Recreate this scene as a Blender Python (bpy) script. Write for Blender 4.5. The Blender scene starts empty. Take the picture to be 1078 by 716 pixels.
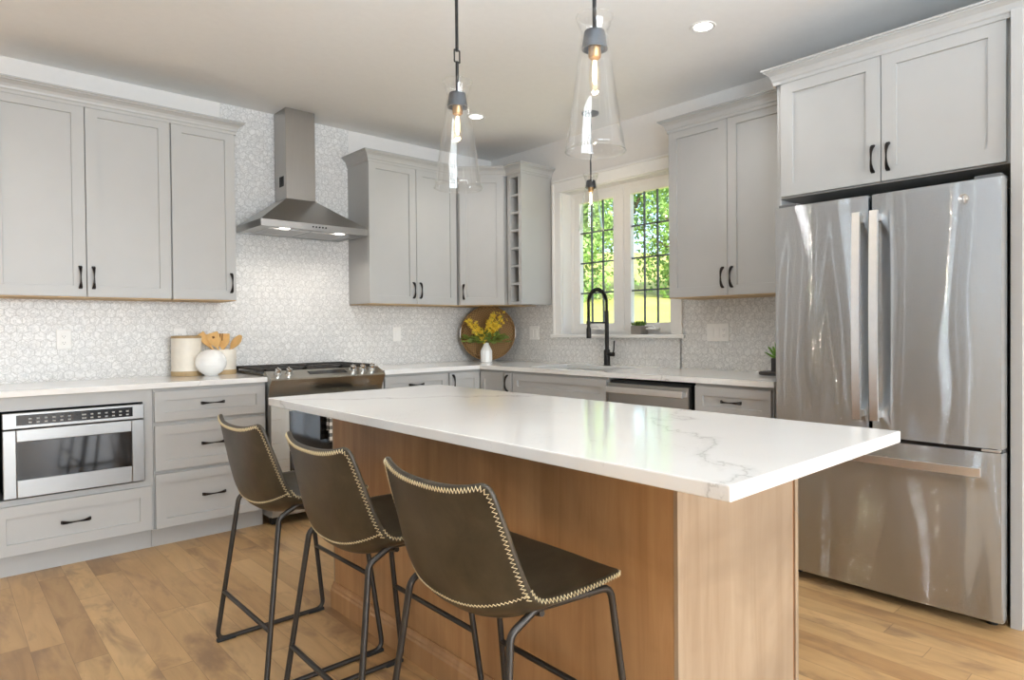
import bpy, bmesh, math, random
from mathutils import Vector, Matrix
random.seed(7)
PI = math.pi
scene = bpy.context.scene
COL = scene.collection

# ------------------------------------------------------------------ camera
cam_d = bpy.data.cameras.new('camera')
cam = bpy.data.objects.new('camera', cam_d)
COL.objects.link(cam)
scene.camera = cam
F_PX, PX, PY = 687.05, 580.286, 354.148
yaw, roll, pitch = math.radians(46.4258), math.radians(.4746), math.radians(-.7041)
F0 = Vector((math.cos(yaw), math.sin(yaw), 0)); R0 = Vector((math.sin(yaw), -math.cos(yaw), 0)); U0 = Vector((0, 0, 1))
Fv = F0*math.cos(pitch)+U0*math.sin(pitch); U1 = U0*math.cos(pitch)-F0*math.sin(pitch)
Rv = R0*math.cos(roll)-U1*math.sin(roll); Uv = R0*math.sin(roll)+U1*math.cos(roll)
M = Matrix((Rv, Uv, -Fv)).transposed().to_4x4()
M.translation = Vector((-3.7188, -4.6827, 1.1934))
cam.matrix_world = M
cam_d.sensor_fit = 'HORIZONTAL'; cam_d.sensor_width = 36
cam_d.lens = 36*F_PX/1078
cam_d.shift_x = (539-PX)/1078
cam_d.shift_y = (PY-358)/1078
cam_d.clip_start = .05

# ------------------------------------------------------------------ world, lights, exposure
vs = scene.view_settings
vs.view_transform = 'Standard'; vs.look = 'None'; vs.gamma = 1.0; vs.use_curve_mapping = False
vs.exposure = 0.02
scene.cycles.max_bounces = 8; scene.cycles.diffuse_bounces = 5; scene.cycles.glossy_bounces = 4
scene.cycles.transparent_max_bounces = 16
scene.cycles.caustics_reflective = False; scene.cycles.caustics_refractive = False
scene.cycles.sample_clamp_indirect = 6.0
scene.cycles.use_denoising = True

W = bpy.data.worlds.new('world'); scene.world = W; W.use_nodes = True
wn = W.node_tree.nodes; bg = wn['Background']
sky = wn.new('ShaderNodeTexSky'); sky.sky_type = 'NISHITA'; sky.sun_disc = False
sky.sun_elevation = math.radians(48); sky.sun_rotation = math.radians(220); sky.dust_density = 3.0
W.node_tree.links.new(sky.outputs[0], bg.inputs[0]); bg.inputs[1].default_value = .6

def light(name, kind, loc, energy, color=(1, 1, 1), direction=(0, 0, -1), **kw):
    d = bpy.data.lights.new(name, kind); d.energy = energy; d.color = color
    for k, v in kw.items(): setattr(d, k, v)
    o = bpy.data.objects.new(name, d); COL.objects.link(o); o.location = loc
    o.rotation_euler = Vector(direction).to_track_quat('-Z', 'Y').to_euler()
    return o
light('sun', 'SUN', (0, 0, 12), 3.3, (1, .96, .88), (.55, .42, -.72), angle=.02)
DAY = (.79, .895, 1.0)
STREAK_L = [(-.30, .07), (-.85, .09), (-1.75, .5), (-2.5, .06), (-3.2, .08), (-5.2, .3)]                 # left-wall openings added unseen, shaped for streaks on the refrigerator (centre y, width)
for cy, w in STREAK_L:
    light('daylight_panel', 'AREA', (-8.12, cy, 1.35), (24 if w > .2 else 240)*w, DAY, (1, 0, 0), shape='RECTANGLE', size=2.2, size_y=w)
STREAK_B = [(-7.2, .09), (-6.3, .06), (-5.4, .08)]                # unseen slits added at the range wall's far end for more refrigerator streaks
for cx, w in STREAK_B:
    light('daylight_panel', 'AREA', (cx, .2, 1.35), 220*w, DAY, (0, -1, 0), shape='RECTANGLE', size=w, size_y=2.2)
WIN_F = [(-1.6, 1.6), (-3.5, 1.6), (-5.6, 1.6)]                 # daylight windows of the wall behind the camera
for cx, w in WIN_F:
    light('daylight_panel', 'AREA', (cx, -11.12, 1.4), 112*w, DAY, (0, 1, .02), shape='RECTANGLE', size=w, size_y=2.0)

light('ceiling_fill', 'SPOT', (-3.4, -5.3, 1.45), 720, (.68, .84, 1.0), (.3, .5, 1.2), spot_size=2.3, spot_blend=1.0, shadow_soft_size=.35)  # added uplight out of view that brightens the ceiling

# ------------------------------------------------------------------ node helpers and materials
class G:
    def __init__(s, name):
        s.m = bpy.data.materials.new(name); s.m.use_nodes = True
        s.t = s.m.node_tree; s.b = s.t.nodes['Principled BSDF']
    def n(s, t, **kw):
        x = s.t.nodes.new(t)
        for k, v in kw.items(): setattr(x, k, v)
        return x
    def l(s, a, b):
        if hasattr(a, 'is_output'): s.t.links.new(a, b)
        else: b.default_value = a
    def math(s, op, a, b=0.0, c=0.0):
        x = s.n('ShaderNodeMath', operation=op)
        for i, v in enumerate((a, b, c)): s.l(v, x.inputs[i])
        return x.outputs[0]
    def vm(s, op, a, b=(0, 0, 0)):
        x = s.n('ShaderNodeVectorMath', operation=op); s.l(a, x.inputs[0]); s.l(b, x.inputs[1])
        return x.outputs['Value'] if op in ('LENGTH', 'DOT_PRODUCT', 'DISTANCE') else x.outputs[0]
    def obj(s): return s.n('ShaderNodeTexCoord').outputs['Object']
    def sep(s, v):
        x = s.n('ShaderNodeSeparateXYZ'); s.l(v, x.inputs[0]); return x.outputs
    def comb(s, a, b, c=0.0):
        x = s.n('ShaderNodeCombineXYZ')
        for i, v in enumerate((a, b, c)): s.l(v, x.inputs[i])
        return x.outputs[0]
    def noise(s, v, scale=5, detail=3, rough=.5, dist=0):
        x = s.n('ShaderNodeTexNoise'); s.l(v, x.inputs['Vector'])
        x.inputs['Scale'].default_value = scale; x.inputs['Detail'].default_value = detail
        x.inputs['Roughness'].default_value = rough; x.inputs['Distortion'].default_value = dist
        return x.outputs['Fac']
    def white(s, v):
        x = s.n('ShaderNodeTexWhiteNoise', noise_dimensions='3D'); s.l(v, x.inputs['Vector']); return x.outputs['Value']
    def ramp(s, f, stops):
        x = s.n('ShaderNodeValToRGB'); s.l(f, x.inputs[0]); e = x.color_ramp.elements
        while len(e) < len(stops): e.new(.5)
        for i, (p, c) in enumerate(stops):
            e[i].position = p; e[i].color = (*c, 1)
        return x.outputs[0]
    def mix(s, f, a, b, mode='MIX'):
        x = s.n('ShaderNodeMix', data_type='RGBA', blend_type=mode)
        s.l(f, x.inputs[0]); 
        for v, i in ((a, 6), (b, 7)):
            if isinstance(v, tuple): v = (*v[:3], 1)
            s.l(v, x.inputs[i])
        return x.outputs[2]
    def bump(s, h, strength=.2, dist=.01):
        x = s.n('ShaderNodeBump'); s.l(h, x.inputs['Height']); x.inputs['Strength'].default_value = strength
        x.inputs['Distance'].default_value = dist
        s.t.links.new(x.outputs[0], s.b.inputs['Normal'])
    def set(s, **kw):
        for k, v in kw.items():
            k = {'color': 'Base Color', 'rough': 'Roughness', 'metal': 'Metallic', 'spec': 'Specular IOR Level', 'coat': 'Coat Weight',
                 'emit': 'Emission Strength', 'ecol': 'Emission Color', 'coat_r': 'Coat Roughness', 'sheen': 'Sheen Weight'}.get(k, k)
            if isinstance(v, tuple): v = (*v[:3], 1)
            s.l(v, s.b.inputs[k])
        return s.m

def srgb(r, g, b):
    f = lambda c: (c/255)/12.92 if c/255 <= .04045 else ((c/255+.055)/1.055)**2.4
    return (f(r), f(g), f(b))

def plain(name, col, rough=.5, metal=0, var=.04, scale=30, **kw):
    g = G(name); n = g.noise(g.obj(), scale, 2)
    lo = tuple(c*(1-var) for c in col); hi = tuple(min(1, c*(1+var)) for c in col)
    return g.set(color=g.ramp(n, [(.3, lo), (.7, hi)]), rough=rough, metal=metal, **kw)

M_PAINT = plain('cabinet_paint', srgb(180, 179, 176), .38, var=.012, scale=8)
M_WALL = plain('wall_paint', srgb(228, 224, 219), .75, var=.01)
M_CEIL = plain('ceiling_paint', srgb(243, 242, 240), .9, var=.01)
M_TRIM = plain('white_trim_paint', srgb(240, 238, 234), .4, var=.008)
M_BLACK = plain('black_metal', srgb(42, 40, 38), .38, .6, var=.08)
M_PULL = plain('oil_rubbed_bronze', srgb(40, 35, 32), .35, .7, var=.1)
M_IRON = plain('cast_iron', srgb(44, 40, 36), .55, .2, var=.1)
M_DARK = plain('dark_void', srgb(30, 28, 26), .7, var=.1)
M_PLY = plain('raw_plywood', srgb(190, 160, 118), .6, var=.12, scale=12)
M_CHROME = plain('chrome', (.8, .8, .79), .12, 1, var=.01)
M_GREYCAP = plain('pendant_grey_metal', srgb(70, 74, 80), .45, .5, var=.04)
M_WHITEPL = plain('white_plastic', srgb(238, 236, 232), .35, var=.01)
M_SLOT = plain('grey_slots', srgb(120, 118, 114), .6)
M_CERAM = plain('white_glazed_ceramic', srgb(240, 239, 236), .22, var=.015)
M_CREAM = plain('cream_stoneware', srgb(232, 224, 210), .5, var=.03)
M_TAN = plain('tan_band', srgb(178, 152, 112), .6, var=.1)
M_WOODSP = plain('utensil_bamboo', srgb(224, 180, 116), .5, var=.12, scale=18)
M_TOP = plain('appliance_display', srgb(18, 18, 19), .15, var=.05)
M_BTN = plain('key_legends', srgb(165, 165, 160), .5)
M_STITCH = plain('cream_thread', srgb(206, 190, 152), .7, var=.1, scale=200)
M_RUB = plain('rubber', srgb(24, 23, 22), .7)

def brushed(name, col, rough, axis=2, wob=.0, bs=.03, kv=.7):
    g = G(name); o = g.obj(); x, y, z = g.sep(o)
    sc = [60, 60, 60]; sc[axis] = 1.2
    v = g.vm('MULTIPLY', o, tuple(float(c) for c in sc))
    n = g.noise(v, 4, 3, .6)
    k = 0.0 if wob else kv
    g.set(color=g.ramp(n, [(.2, tuple(c*(1-.07*k) for c in col)), (.8, tuple(min(1, c*(1+.05*k)) for c in col))]), metal=1.0,
          rough=g.math('MULTIPLY_ADD', n, .08*k, rough))
    if wob:
        # horizontally brushed sheet: every groove tilts the normal up or down; the sheet itself ripples a little sideways
        k1 = g.white(g.vm('SCALE', o)); k1.node.inputs[0].links[0].from_node.inputs['Scale'].default_value = 7919.0
        v3 = g.vm('ADD', o, (3.7, 1.3, 9.1)); k2 = g.white(g.vm('SCALE', v3)); k2.node.inputs[0].links[0].from_node.inputs['Scale'].default_value = 6733.0
        tilt_z = g.math('MULTIPLY', g.math('SUBTRACT', g.math('ADD', k1, k2), 1.0), bs)
        rip = g.math('MULTIPLY', g.math('SUBTRACT', g.noise(g.vm('MULTIPLY', o, (6.5, 1.0, .85)), 1.0, 1.5, .4, .3), .5), wob)
        nn = g.vm('NORMALIZE', g.vm('ADD', g.n('ShaderNodeNewGeometry').outputs['Normal'], g.comb(0.0, rip, tilt_z)))
        g.t.links.new(nn, g.b.inputs['Normal'])
    return g.m
M_STEEL = brushed('brushed_steel', (.44, .43, .415), .26, 0)
M_STEELV = brushed('brushed_steel_vertical', (.42, .40, .375), .28, 2)
M_STEELD = brushed('dark_range_steel', (.36, .345, .31), .27, 0, kv=.15)
M_STEELM = brushed('microwave_steel', (.30, .295, .285), .34, 0, kv=.3)
M_FRIDGE = brushed('polished_fridge_steel', (.50, .535, .565), .05, 2, .30, .85)
M_BAR = plain('satin_steel_bar', (.84, .835, .83), .38, 1, var=.02)
M_FRSIDE = plain('fridge_case_grey', srgb(104, 104, 104), .45, .3)

def m_glass(name, tint=(1, 1, 1), lo=.03, hi=.55, rough=.02):
    g = G(name); t = g.t
    t.nodes.remove(g.b)
    out = [n for n in t.nodes if n.type == 'OUTPUT_MATERIAL'][0]
    tr = g.n('ShaderNodeBsdfTransparent'); tr.inputs[0].default_value = (*tint, 1)
    gl = g.n('ShaderNodeBsdfGlossy'); gl.inputs['Roughness'].default_value = rough; gl.inputs[0].default_value = (.95, .95, .95, 1)
    lw = g.n('ShaderNodeLayerWeight'); lw.inputs[0].default_value = .25
    f = g.math('MULTIPLY_ADD', g.math('POWER', lw.outputs['Facing'], 2.0), hi-lo, lo)
    mx = g.n('ShaderNodeMixShader'); t.links.new(f, mx.inputs[0]); t.links.new(tr.outputs[0], mx.inputs[1]); t.links.new(gl.outputs[0], mx.inputs[2])
    t.links.new(mx.outputs[0], out.inputs[0])
    return g.m
M_GLASS = m_glass('clear_pendant_glass', (.975, .975, .97), .035, .95)
M_PANE = m_glass('window_pane_glass', (.97, .985, .98), .03, .3)
M_OVENGL = G('black_oven_glass').set(color=(.012, .011, .010), rough=.06, spec=.6)

def emis(name, col, st):
    g = G(name); return g.set(color=col, ecol=col, emit=st)
M_BULB = emis('lamp_filament_glow', (1, .82, .56), 10.0)
M_LENS = emis('downlight_lens_glow', (1, .95, .88), 9.0)
M_HOODL = emis('hood_lamp_glow', (1, .93, .84), 6.0)

def m_hex():
    g = G('hexagon_marble_mosaic'); o = g.obj(); x, y, z = g.sep(o)
    u = g.math('ADD', x, y)                        # runs along either wall (one of the two is constant there)
    S = 1/.052
    p = g.comb(g.math('MULTIPLY', u, S), g.math('MULTIPLY', z, S/1.7320508))
    a = g.vm('SUBTRACT', g.vm('FRACTION', p), (.5, .5, 0))
    b = g.vm('SUBTRACT', g.vm('FRACTION', g.vm('ADD', p, (.5, .5, 0))), (.5, .5, 0))
    k = (1, 1.7320508, 0)
    ha, hb = g.vm('MULTIPLY', a, k), g.vm('MULTIPLY', b, k)
    la, lb = g.vm('LENGTH', ha), g.vm('LENGTH', hb)
    s = g.math('LESS_THAN', la, lb)
    def pick(A, B):
        m = g.n('ShaderNodeMix', data_type='VECTOR'); g.l(s, m.inputs[0]); g.l(B, m.inputs[4]); g.l(A, m.inputs[5]); return m.outputs[1]
    h = pick(ha, hb); idv = g.vm('SNAP', g.vm('ADD', g.vm('SUBTRACT', p, pick(a, b)), (.13, .13, 0)), (.5, .5, 1))
    hx, hy, _ = g.sep(g.vm('ABSOLUTE', h))
    d = g.math('MAXIMUM', hx, g.math('ADD', g.math('MULTIPLY', hx, .5), g.math('MULTIPLY', hy, .8660254)))
    rnd = g.white(idv)
    # marble inside each hexagon: own slice of noise per tile
    off = g.vm('SCALE', idv); 
    off.node.inputs['Scale'].default_value = 3.7
    nv = g.vm('ADD', o, off)
    n = g.noise(nv, 26, 5, .62, 1.6)
    vein = g.math('ABSOLUTE', g.math('SUBTRACT', n, .5))
    c = g.ramp(vein, [(0.0, srgb(184, 182, 179)), (.03, srgb(218, 216, 212)), (.10, srgb(235, 233, 230))])
    c = g.mix(g.math('MULTIPLY', rnd, .26), c, srgb(206, 204, 201))
    big = g.noise(o, 2.4, 3)
    c = g.mix(g.math('MULTIPLY', big, .18), c, srgb(214, 212, 208))
    edge = g.n('ShaderNodeMapRange', interpolation_type='SMOOTHSTEP'); g.l(d, edge.inputs[0]); edge.inputs[1].default_value = .455; edge.inputs[2].default_value = .49
    c = g.mix(g.math('MULTIPLY', edge.outputs[0], .7), c, srgb(176, 173, 169))
    g.bump(g.math('SUBTRACT', 1.0, edge.outputs[0]), .25, .002)
    return g.set(color=c, rough=.3)
M_TILE = m_hex()

def m_floor():
    g = G('maple_plank_floor'); o = g.obj(); x, y, z = g.sep(o)
    rw = .105
    r = g.math('DIVIDE', x, rw); ri = g.math('FLOOR', r)
    offs = g.white(g.comb(ri, 3.3, 1.0))
    L = g.math('MULTIPLY_ADD', g.white(g.comb(ri, 8.1, 5.0)), .6, .75)
    q = g.math('ADD', g.math('DIVIDE', y, L), g.math('MULTIPLY', offs, 7.0)); qi = g.math('FLOOR', q)
    rid = g.white(g.comb(ri, qi, 2.0)); rid2 = g.white(g.comb(ri, qi, 9.0))
    c = g.ramp(rid, [(0, srgb(140, 104, 68)), (.12, srgb(180, 142, 96)), (.4, srgb(200, 162, 112)), (.75, srgb(214, 176, 124)), (1, srgb(172, 130, 84))])
    gv = g.comb(g.math('MULTIPLY', x, 9.0), g.math('MULTIPLY_ADD', y, 1.3, g.math('MULTIPLY', rid2, 40.0)), rid)
    gr = g.noise(gv, 1.6, 4, .6, .9)
    c = g.mix(.32, c, g.ramp(gr, [(.28, srgb(128, 96, 62)), (.5, srgb(194, 156, 108)), (.7, srgb(222, 186, 134))]), 'MIX')
    blot = g.noise(g.comb(g.math('MULTIPLY', x, 4.0), g.math('MULTIPLY', y, 1.4), g.math('MULTIPLY', rid, 9.0)), 1.8, 4, .6, .6)
    c = g.mix(g.math('MINIMUM', g.math('MULTIPLY', g.math('MAXIMUM', g.math('SUBTRACT', blot, .52), 0.0), 4.5), .75), c, srgb(136, 104, 76))
    fx = g.math('ABSOLUTE', g.math('SUBTRACT', g.math('FRACT', r), .5)); fq = g.math('ABSOLUTE', g.math('SUBTRACT', g.math('FRACT', q), .5))
    gap = g.math('MAXIMUM', g.math('GREATER_THAN', fx, .491), g.math('GREATER_THAN', fq, .4985))
    c = g.mix(g.math('MULTIPLY', gap, .45), c, srgb(92, 66, 42))
    g.bump(g.math('MULTIPLY_ADD', gap, -1.0, g.math('MULTIPLY', gr, .12)), .25, .002)
    return g.set(color=c, rough=g.math('MULTIPLY_ADD', gr, .12, .30))
M_FLOOR = m_floor()

def m_wood(name, a, b, c3):
    g = G(name); o = g.obj()
    v = g.vm('MULTIPLY', o, (7.0, 7.0, .55)); n = g.noise(v, 2.2, 5, .62, .8)
    f = g.noise(g.vm('MULTIPLY', o, (90.0, 90.0, 2.0)), 2.0, 2)
    blot = g.noise(o, 2.3, 4, .55, .5)
    c = g.ramp(n, [(.28, a), (.5, b), (.74, c3)])
    c = g.mix(g.math('MULTIPLY', f, .25), c, a)
    c = g.mix(g.math('MULTIPLY', g.math('MAXIMUM', g.math('SUBTRACT', blot, .46), 0.0), 2.2), c, tuple(k*.62 for k in a))
    return g.set(color=c, rough=.42)
M_MAPLE = m_wood('stained_maple_shaded', srgb(162, 120, 80), srgb(182, 140, 96), srgb(195, 155, 110))  # island maple, tone of its shaded side put into the colour
M_MAPLE_LIT = m_wood('stained_maple_lit', srgb(150, 127, 103), srgb(166, 145, 121), srgb(177, 157, 133))  # same maple again, tone of the lit end face put into the colour
M_GROOVE = plain('maple_groove', srgb(150, 98, 56), .6)

def m_quartz():
    g = G('white_veined_quartz'); o = g.obj(); x, y, z = g.sep(o)
    w1 = g.noise(o, 2.6, 6, .62, .6); w2 = g.noise(g.vm('ADD', o, (5.2, 1.1, 0)), 3.4, 6, .6, .4)
    soft = g.noise(o, 1.4, 3)
    c = g.ramp(soft, [(.3, srgb(234, 233, 230)), (.7, srgb(243, 242, 239))])
    def vein(e, width, strength, c):
        d = g.math('ABSOLUTE', e)
        mr = g.n('ShaderNodeMapRange', interpolation_type='SMOOTHSTEP'); g.l(d, mr.inputs[0])
        mr.inputs[1].default_value = 0; mr.inputs[2].default_value = width; mr.inputs[3].default_value = strength; mr.inputs[4].default_value = 0
        return g.mix(mr.outputs[0], c, srgb(150, 146, 140))
    def line(x0, y0, kx, amp, wn): return g.math('ADD', g.math('ADD', g.math('SUBTRACT', y, y0), g.math('MULTIPLY', g.math('SUBTRACT', x, x0), kx)), g.math('MULTIPLY', g.math('SUBTRACT', wn, .5), amp))
    c = vein(line(-2.3, -2.35, .75, .55, w1), .010, .36, c)
    c = vein(line(-2.3, -2.35, .75, .55, w1), .05, .14, c)
    c = vein(line(-2.3, -3.72, -.8, .75, w2), .010, .38, c)
    c = vein(line(-2.3, -3.72, -.8, .75, w2), .045, .16, c)
    c = vein(line(-1.2, -.2, .4, .9, w1), .010, .3, c)
    c = vein(line(-2.9, -.3, 1.5, .6, w2), .010, .35, c)
    c = vein(g.math('SUBTRACT', g.noise(o, 3.1, 5, .6, .9), .56), .004, .12, c)
    return g.set(color=c, rough=.09, spec=.5)
M_QUARTZ = m_quartz()

def m_leather():
    g = G('olive_brown_leather'); o = g.obj()
    n = g.noise(o, 9, 5, .6, .4); f = g.noise(o, 300, 2)
    c = g.ramp(n, [(.28, srgb(44, 38, 28)), (.52, srgb(60, 52, 39)), (.75, srgb(75, 66, 50))])
    g.bump(g.math('ADD', g.math('MULTIPLY', f, .25), n), .12, .003)
    return g.set(color=c, rough=.40, spec=.45)
M_LEATHER = m_leather()
M_FRAME = plain('gunmetal_tube', srgb(66, 62, 58), .42, .7, var=.05)

def m_weave():
    g = G('woven_seagrass'); o = g.obj(); x, y, z = g.sep(o)
    r = g.math('SQRT', g.math('ADD', g.math('MULTIPLY', x, x), g.math('MULTIPLY', y, y)))
    rings = g.math('SINE', g.math('MULTIPLY', r, 260.0))
    an = g.math('SINE', g.math('MULTIPLY', g.math('ARCTAN2', y, x), 44.0))
    h = g.math('MULTIPLY_ADD', g.math('MULTIPLY', rings, an), .5, .5)
    n = g.noise(o, 14, 3)
    c = g.mix(g.math('MULTIPLY', h, .6), srgb(124, 90, 50), srgb(196, 158, 102)); c = g.mix(g.math('MULTIPLY', n, .35), c, srgb(98, 70, 38))
    g.bump(h, .5, .003)
    return g.set(color=c, rough=.7)
M_WEAVE = m_weave()
M_YELLOW = plain('yellow_petals', srgb(250, 208, 66), .6, var=.2, scale=60)
M_LEAF = plain('green_leaves', srgb(112, 128, 52), .55, var=.3, scale=40)
M_SUCC = plain('succulent_green', srgb(104, 150, 44), .45, var=.25, scale=50)
M_MOSS = plain('grass_tuft_green', srgb(88, 120, 44), .7, var=.3, scale=60)
M_CONC = plain('grey_concrete_pot', srgb(134, 126, 118), .7, var=.06)
M_DPOT = plain('charcoal_pot', srgb(52, 48, 46), .6)

def m_meadow():
    g = G('dry_summer_meadow'); o = g.obj()
    n = g.noise(o, .35, 4); f = g.noise(g.vm('MULTIPLY', o, (1, 1, .2)), 9, 4)
    c = g.ramp(n, [(.3, srgb(164, 172, 84)), (.5, srgb(196, 192, 106)), (.7, srgb(208, 196, 124))])
    c = g.mix(g.math('MULTIPLY', f, .5), c, srgb(150, 164, 70))
    return g.set(color=c, rough=.9)
M_MEADOW = m_meadow()
M_TREES = [plain('tree_leaves', srgb(*c), .6, var=.35, scale=1.2) for c in ((126, 168, 88), (150, 188, 106), (104, 146, 78))]
M_BARK = plain('bark', srgb(96, 84, 68), .8, var=.2)
def m_check():
    g = G('buffalo_check_cloth'); x, y, z = g.sep(g.obj())
    a = g.math('GREATER_THAN', g.math('FRACT', g.math('MULTIPLY', x, 22.0)), .5); b = g.math('GREATER_THAN', g.math('FRACT', g.math('MULTIPLY', z, 22.0)), .5)
    s = g.math('MULTIPLY', g.math('ADD', a, b), .5)
    return g.set(color=g.ramp(s, [(0, srgb(236, 234, 228)), (.5, srgb(120, 118, 114)), (1, srgb(22, 21, 21))]), rough=.85)
M_CHECK = m_check()

# ------------------------------------------------------------------ mesh helpers
class MB:
    """collects shapes for ONE mesh object"""
    def __init__(s): s.bm = bmesh.new(); s.mi = 0
    def _done(s, faces):
        for f in faces: f.material_index = s.mi
    def box(s, x0, y0, z0, x1, y1, z1, bev=0.0, seg=2):
        x0, x1 = sorted((x0, x1)); y0, y1 = sorted((y0, y1)); z0, z1 = sorted((z0, z1))
        b = bmesh.new()
        v = [b.verts.new(p) for p in ((x0, y0, z0), (x1, y0, z0), (x1, y1, z0), (x0, y1, z0), (x0, y0, z1), (x1, y0, z1), (x1, y1, z1), (x0, y1, z1))]
        for f in ((3, 2, 1, 0), (4, 5, 6, 7), (0, 1, 5, 4), (1, 2, 6, 5), (2, 3, 7, 6), (3, 0, 4, 7)): b.faces.new([v[i] for i in f])
        if bev: bmesh.ops.bevel(b, geom=b.edges[:], offset=bev, segments=seg, affect='EDGES', profile=.5)
        s.merge(b); return s
    def merge(s, b, mat=None):
        if mat is not None: b.transform(mat)
        mp = {v: s.bm.verts.new(v.co) for v in b.verts}
        s._done([s.bm.faces.new([mp[v] for v in f.verts]) for f in b.faces]); b.free()
    def prism(s, poly, axis, a, b):
        """polygon given in the two other axes, extruded along axis from a to b"""
        def P(p, t):
            q = list(p); q.insert('xyz'.index(axis), t); return q
        A = [s.bm.verts.new(P(p, a)) for p in poly]; B = [s.bm.verts.new(P(p, b)) for p in poly]
        n = len(poly); fs = [s.bm.faces.new(A), s.bm.faces.new(B[::-1])]
        for i in range(n): fs.append(s.bm.faces.new([A[i], B[i], B[(i+1) % n], A[(i+1) % n]]))
        s._done(fs); return s
    def lathe(s, prof, c=(0, 0, 0), n=32, mat=None, close=False):
        rings = []
        for r, z in prof:
            if r < 1e-6: rings.append([s.bm.verts.new(Vector((0, 0, z)))])
            else: rings.append([s.bm.verts.new((r*math.cos(2*PI*i/n), r*math.sin(2*PI*i/n), z)) for i in range(n)])
        fs = []
        for A, B in zip(rings, rings[1:]):
            for i in range(n):
                j = (i+1) % n
                q = [A[i % len(A)], A[j % len(A)], B[j % len(B)], B[i % len(B)]]
                u = []
                for w in q:
                    if w not in u: u.append(w)
                if len(u) > 2: fs.append(s.bm.faces.new(u))
        T = Matrix.Translation(c) @ (mat or Matrix())
        for R in rings:
            for v in R: v.co = T @ v.co
        s._done(fs); return s
    def tube(s, pts, r, n=10, closed=False, caps=True, rs=None):
        pts = [Vector(p) for p in pts]; m = len(pts)
        rings = []; nrm = None
        for i, p in enumerate(pts):
            if closed: t = (pts[(i+1) % m]-pts[i-1])
            else: t = pts[min(i+1, m-1)]-pts[max(i-1, 0)]
            t.normalize()
            if nrm is None:
                nrm = t.orthogonal().normalized()
            nrm = (nrm-t*nrm.dot(t))
            nrm = nrm.normalized() if nrm.length > 1e-6 else t.orthogonal().normalized()
            b = t.cross(nrm); rr = rs[i] if rs else r
            rings.append([s.bm.verts.new(p+(nrm*math.cos(2*PI*k/n)+b*math.sin(2*PI*k/n))*rr) for k in range(n)])
        fs = []
        for i in range(m if closed else m-1):
            A, B = rings[i], rings[(i+1) % m]
            for k in range(n): fs.append(s.bm.faces.new([A[k], A[(k+1) % n], B[(k+1) % n], B[k]]))
        if caps and not closed: fs += [s.bm.faces.new(rings[0][::-1]), s.bm.faces.new(rings[-1])]
        s._done(fs); return s
    def grid(s, rows, closed_u=False):
        V = [[s.bm.verts.new(p) for p in r] for r in rows]; fs = []
        for A, B in zip(V, V[1:]):
            k = len(A)
            for i in range(k if closed_u else k-1): fs.append(s.bm.faces.new([A[i], A[(i+1) % k], B[(i+1) % k], B[i]]))
        s._done(fs); return V
    def quad(s, *p):
        s._done([s.bm.faces.new([s.bm.verts.new(q) for q in p])]); return s
    def build(s, name, mats, parent=None, smooth=False, fix=True, weld=False):
        if weld: bmesh.ops.remove_doubles(s.bm, verts=s.bm.verts[:], dist=1e-5)
        if fix: bmesh.ops.recalc_face_normals(s.bm, faces=s.bm.faces[:])
        me = bpy.data.meshes.new(name); s.bm.to_mesh(me); s.bm.free()
        for m in (mats if isinstance(mats, (list, tuple)) else [mats]): me.materials.append(m)
        if smooth:
            me.polygons.foreach_set('use_smooth', [True]*len(me.polygons))
            if smooth is not True: 
                try: me.set_sharp_from_angle(angle=math.radians(smooth))
                except Exception: pass
        o = bpy.data.objects.new(name, me); COL.objects.link(o)
        if parent: o.parent = parent
        return o

def fillet(pts, r, n=6, closed=False):
    pts = [Vector(p) for p in pts]; out = []; m = len(pts)
    for i, p in enumerate(pts):
        if not closed and i in (0, m-1): out.append(p); continue
        a, b = pts[i-1], pts[(i+1) % m]
        ua, ub = (a-p), (b-p); la, lb = ua.length, ub.length; ua.normalize(); ub.normalize()
        ang = ua.angle(ub)
        d = min(r/math.tan(ang/2), la*.48, lb*.48)
        for k in range(n+1):
            t = k/n; A = p+ua*d; B = p+ub*d
            out.append(A*(1-t)**2+p*2*t*(1-t)+B*t*t)
    return out

def tag(o, label=None, cat=None, group=None, kind=None):
    if label: o['label'] = label
    if cat: o['category'] = cat
    if group: o['group'] = group
    if kind: o['kind'] = kind
    return o
def thing(name, label, cat, loc=(0, 0, 0), rz=0, group=None):
    o = bpy.data.objects.new(name, None); COL.objects.link(o)
    o.location = loc; o.rotation_euler = (0, 0, rz); o.empty_display_size = .1
    return tag(o, label, cat, group)
def struct(name, mb, mat, **kw): return tag(mb.build(name, mat, **kw), kind='structure')
def copy_tree(o, parent=None):
    c = o.copy(); COL.objects.link(c)
    if parent: c.parent = parent
    for ch in [x for x in list(bpy.data.objects) if x.parent == o]: copy_tree(ch, c)
    return c

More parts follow.
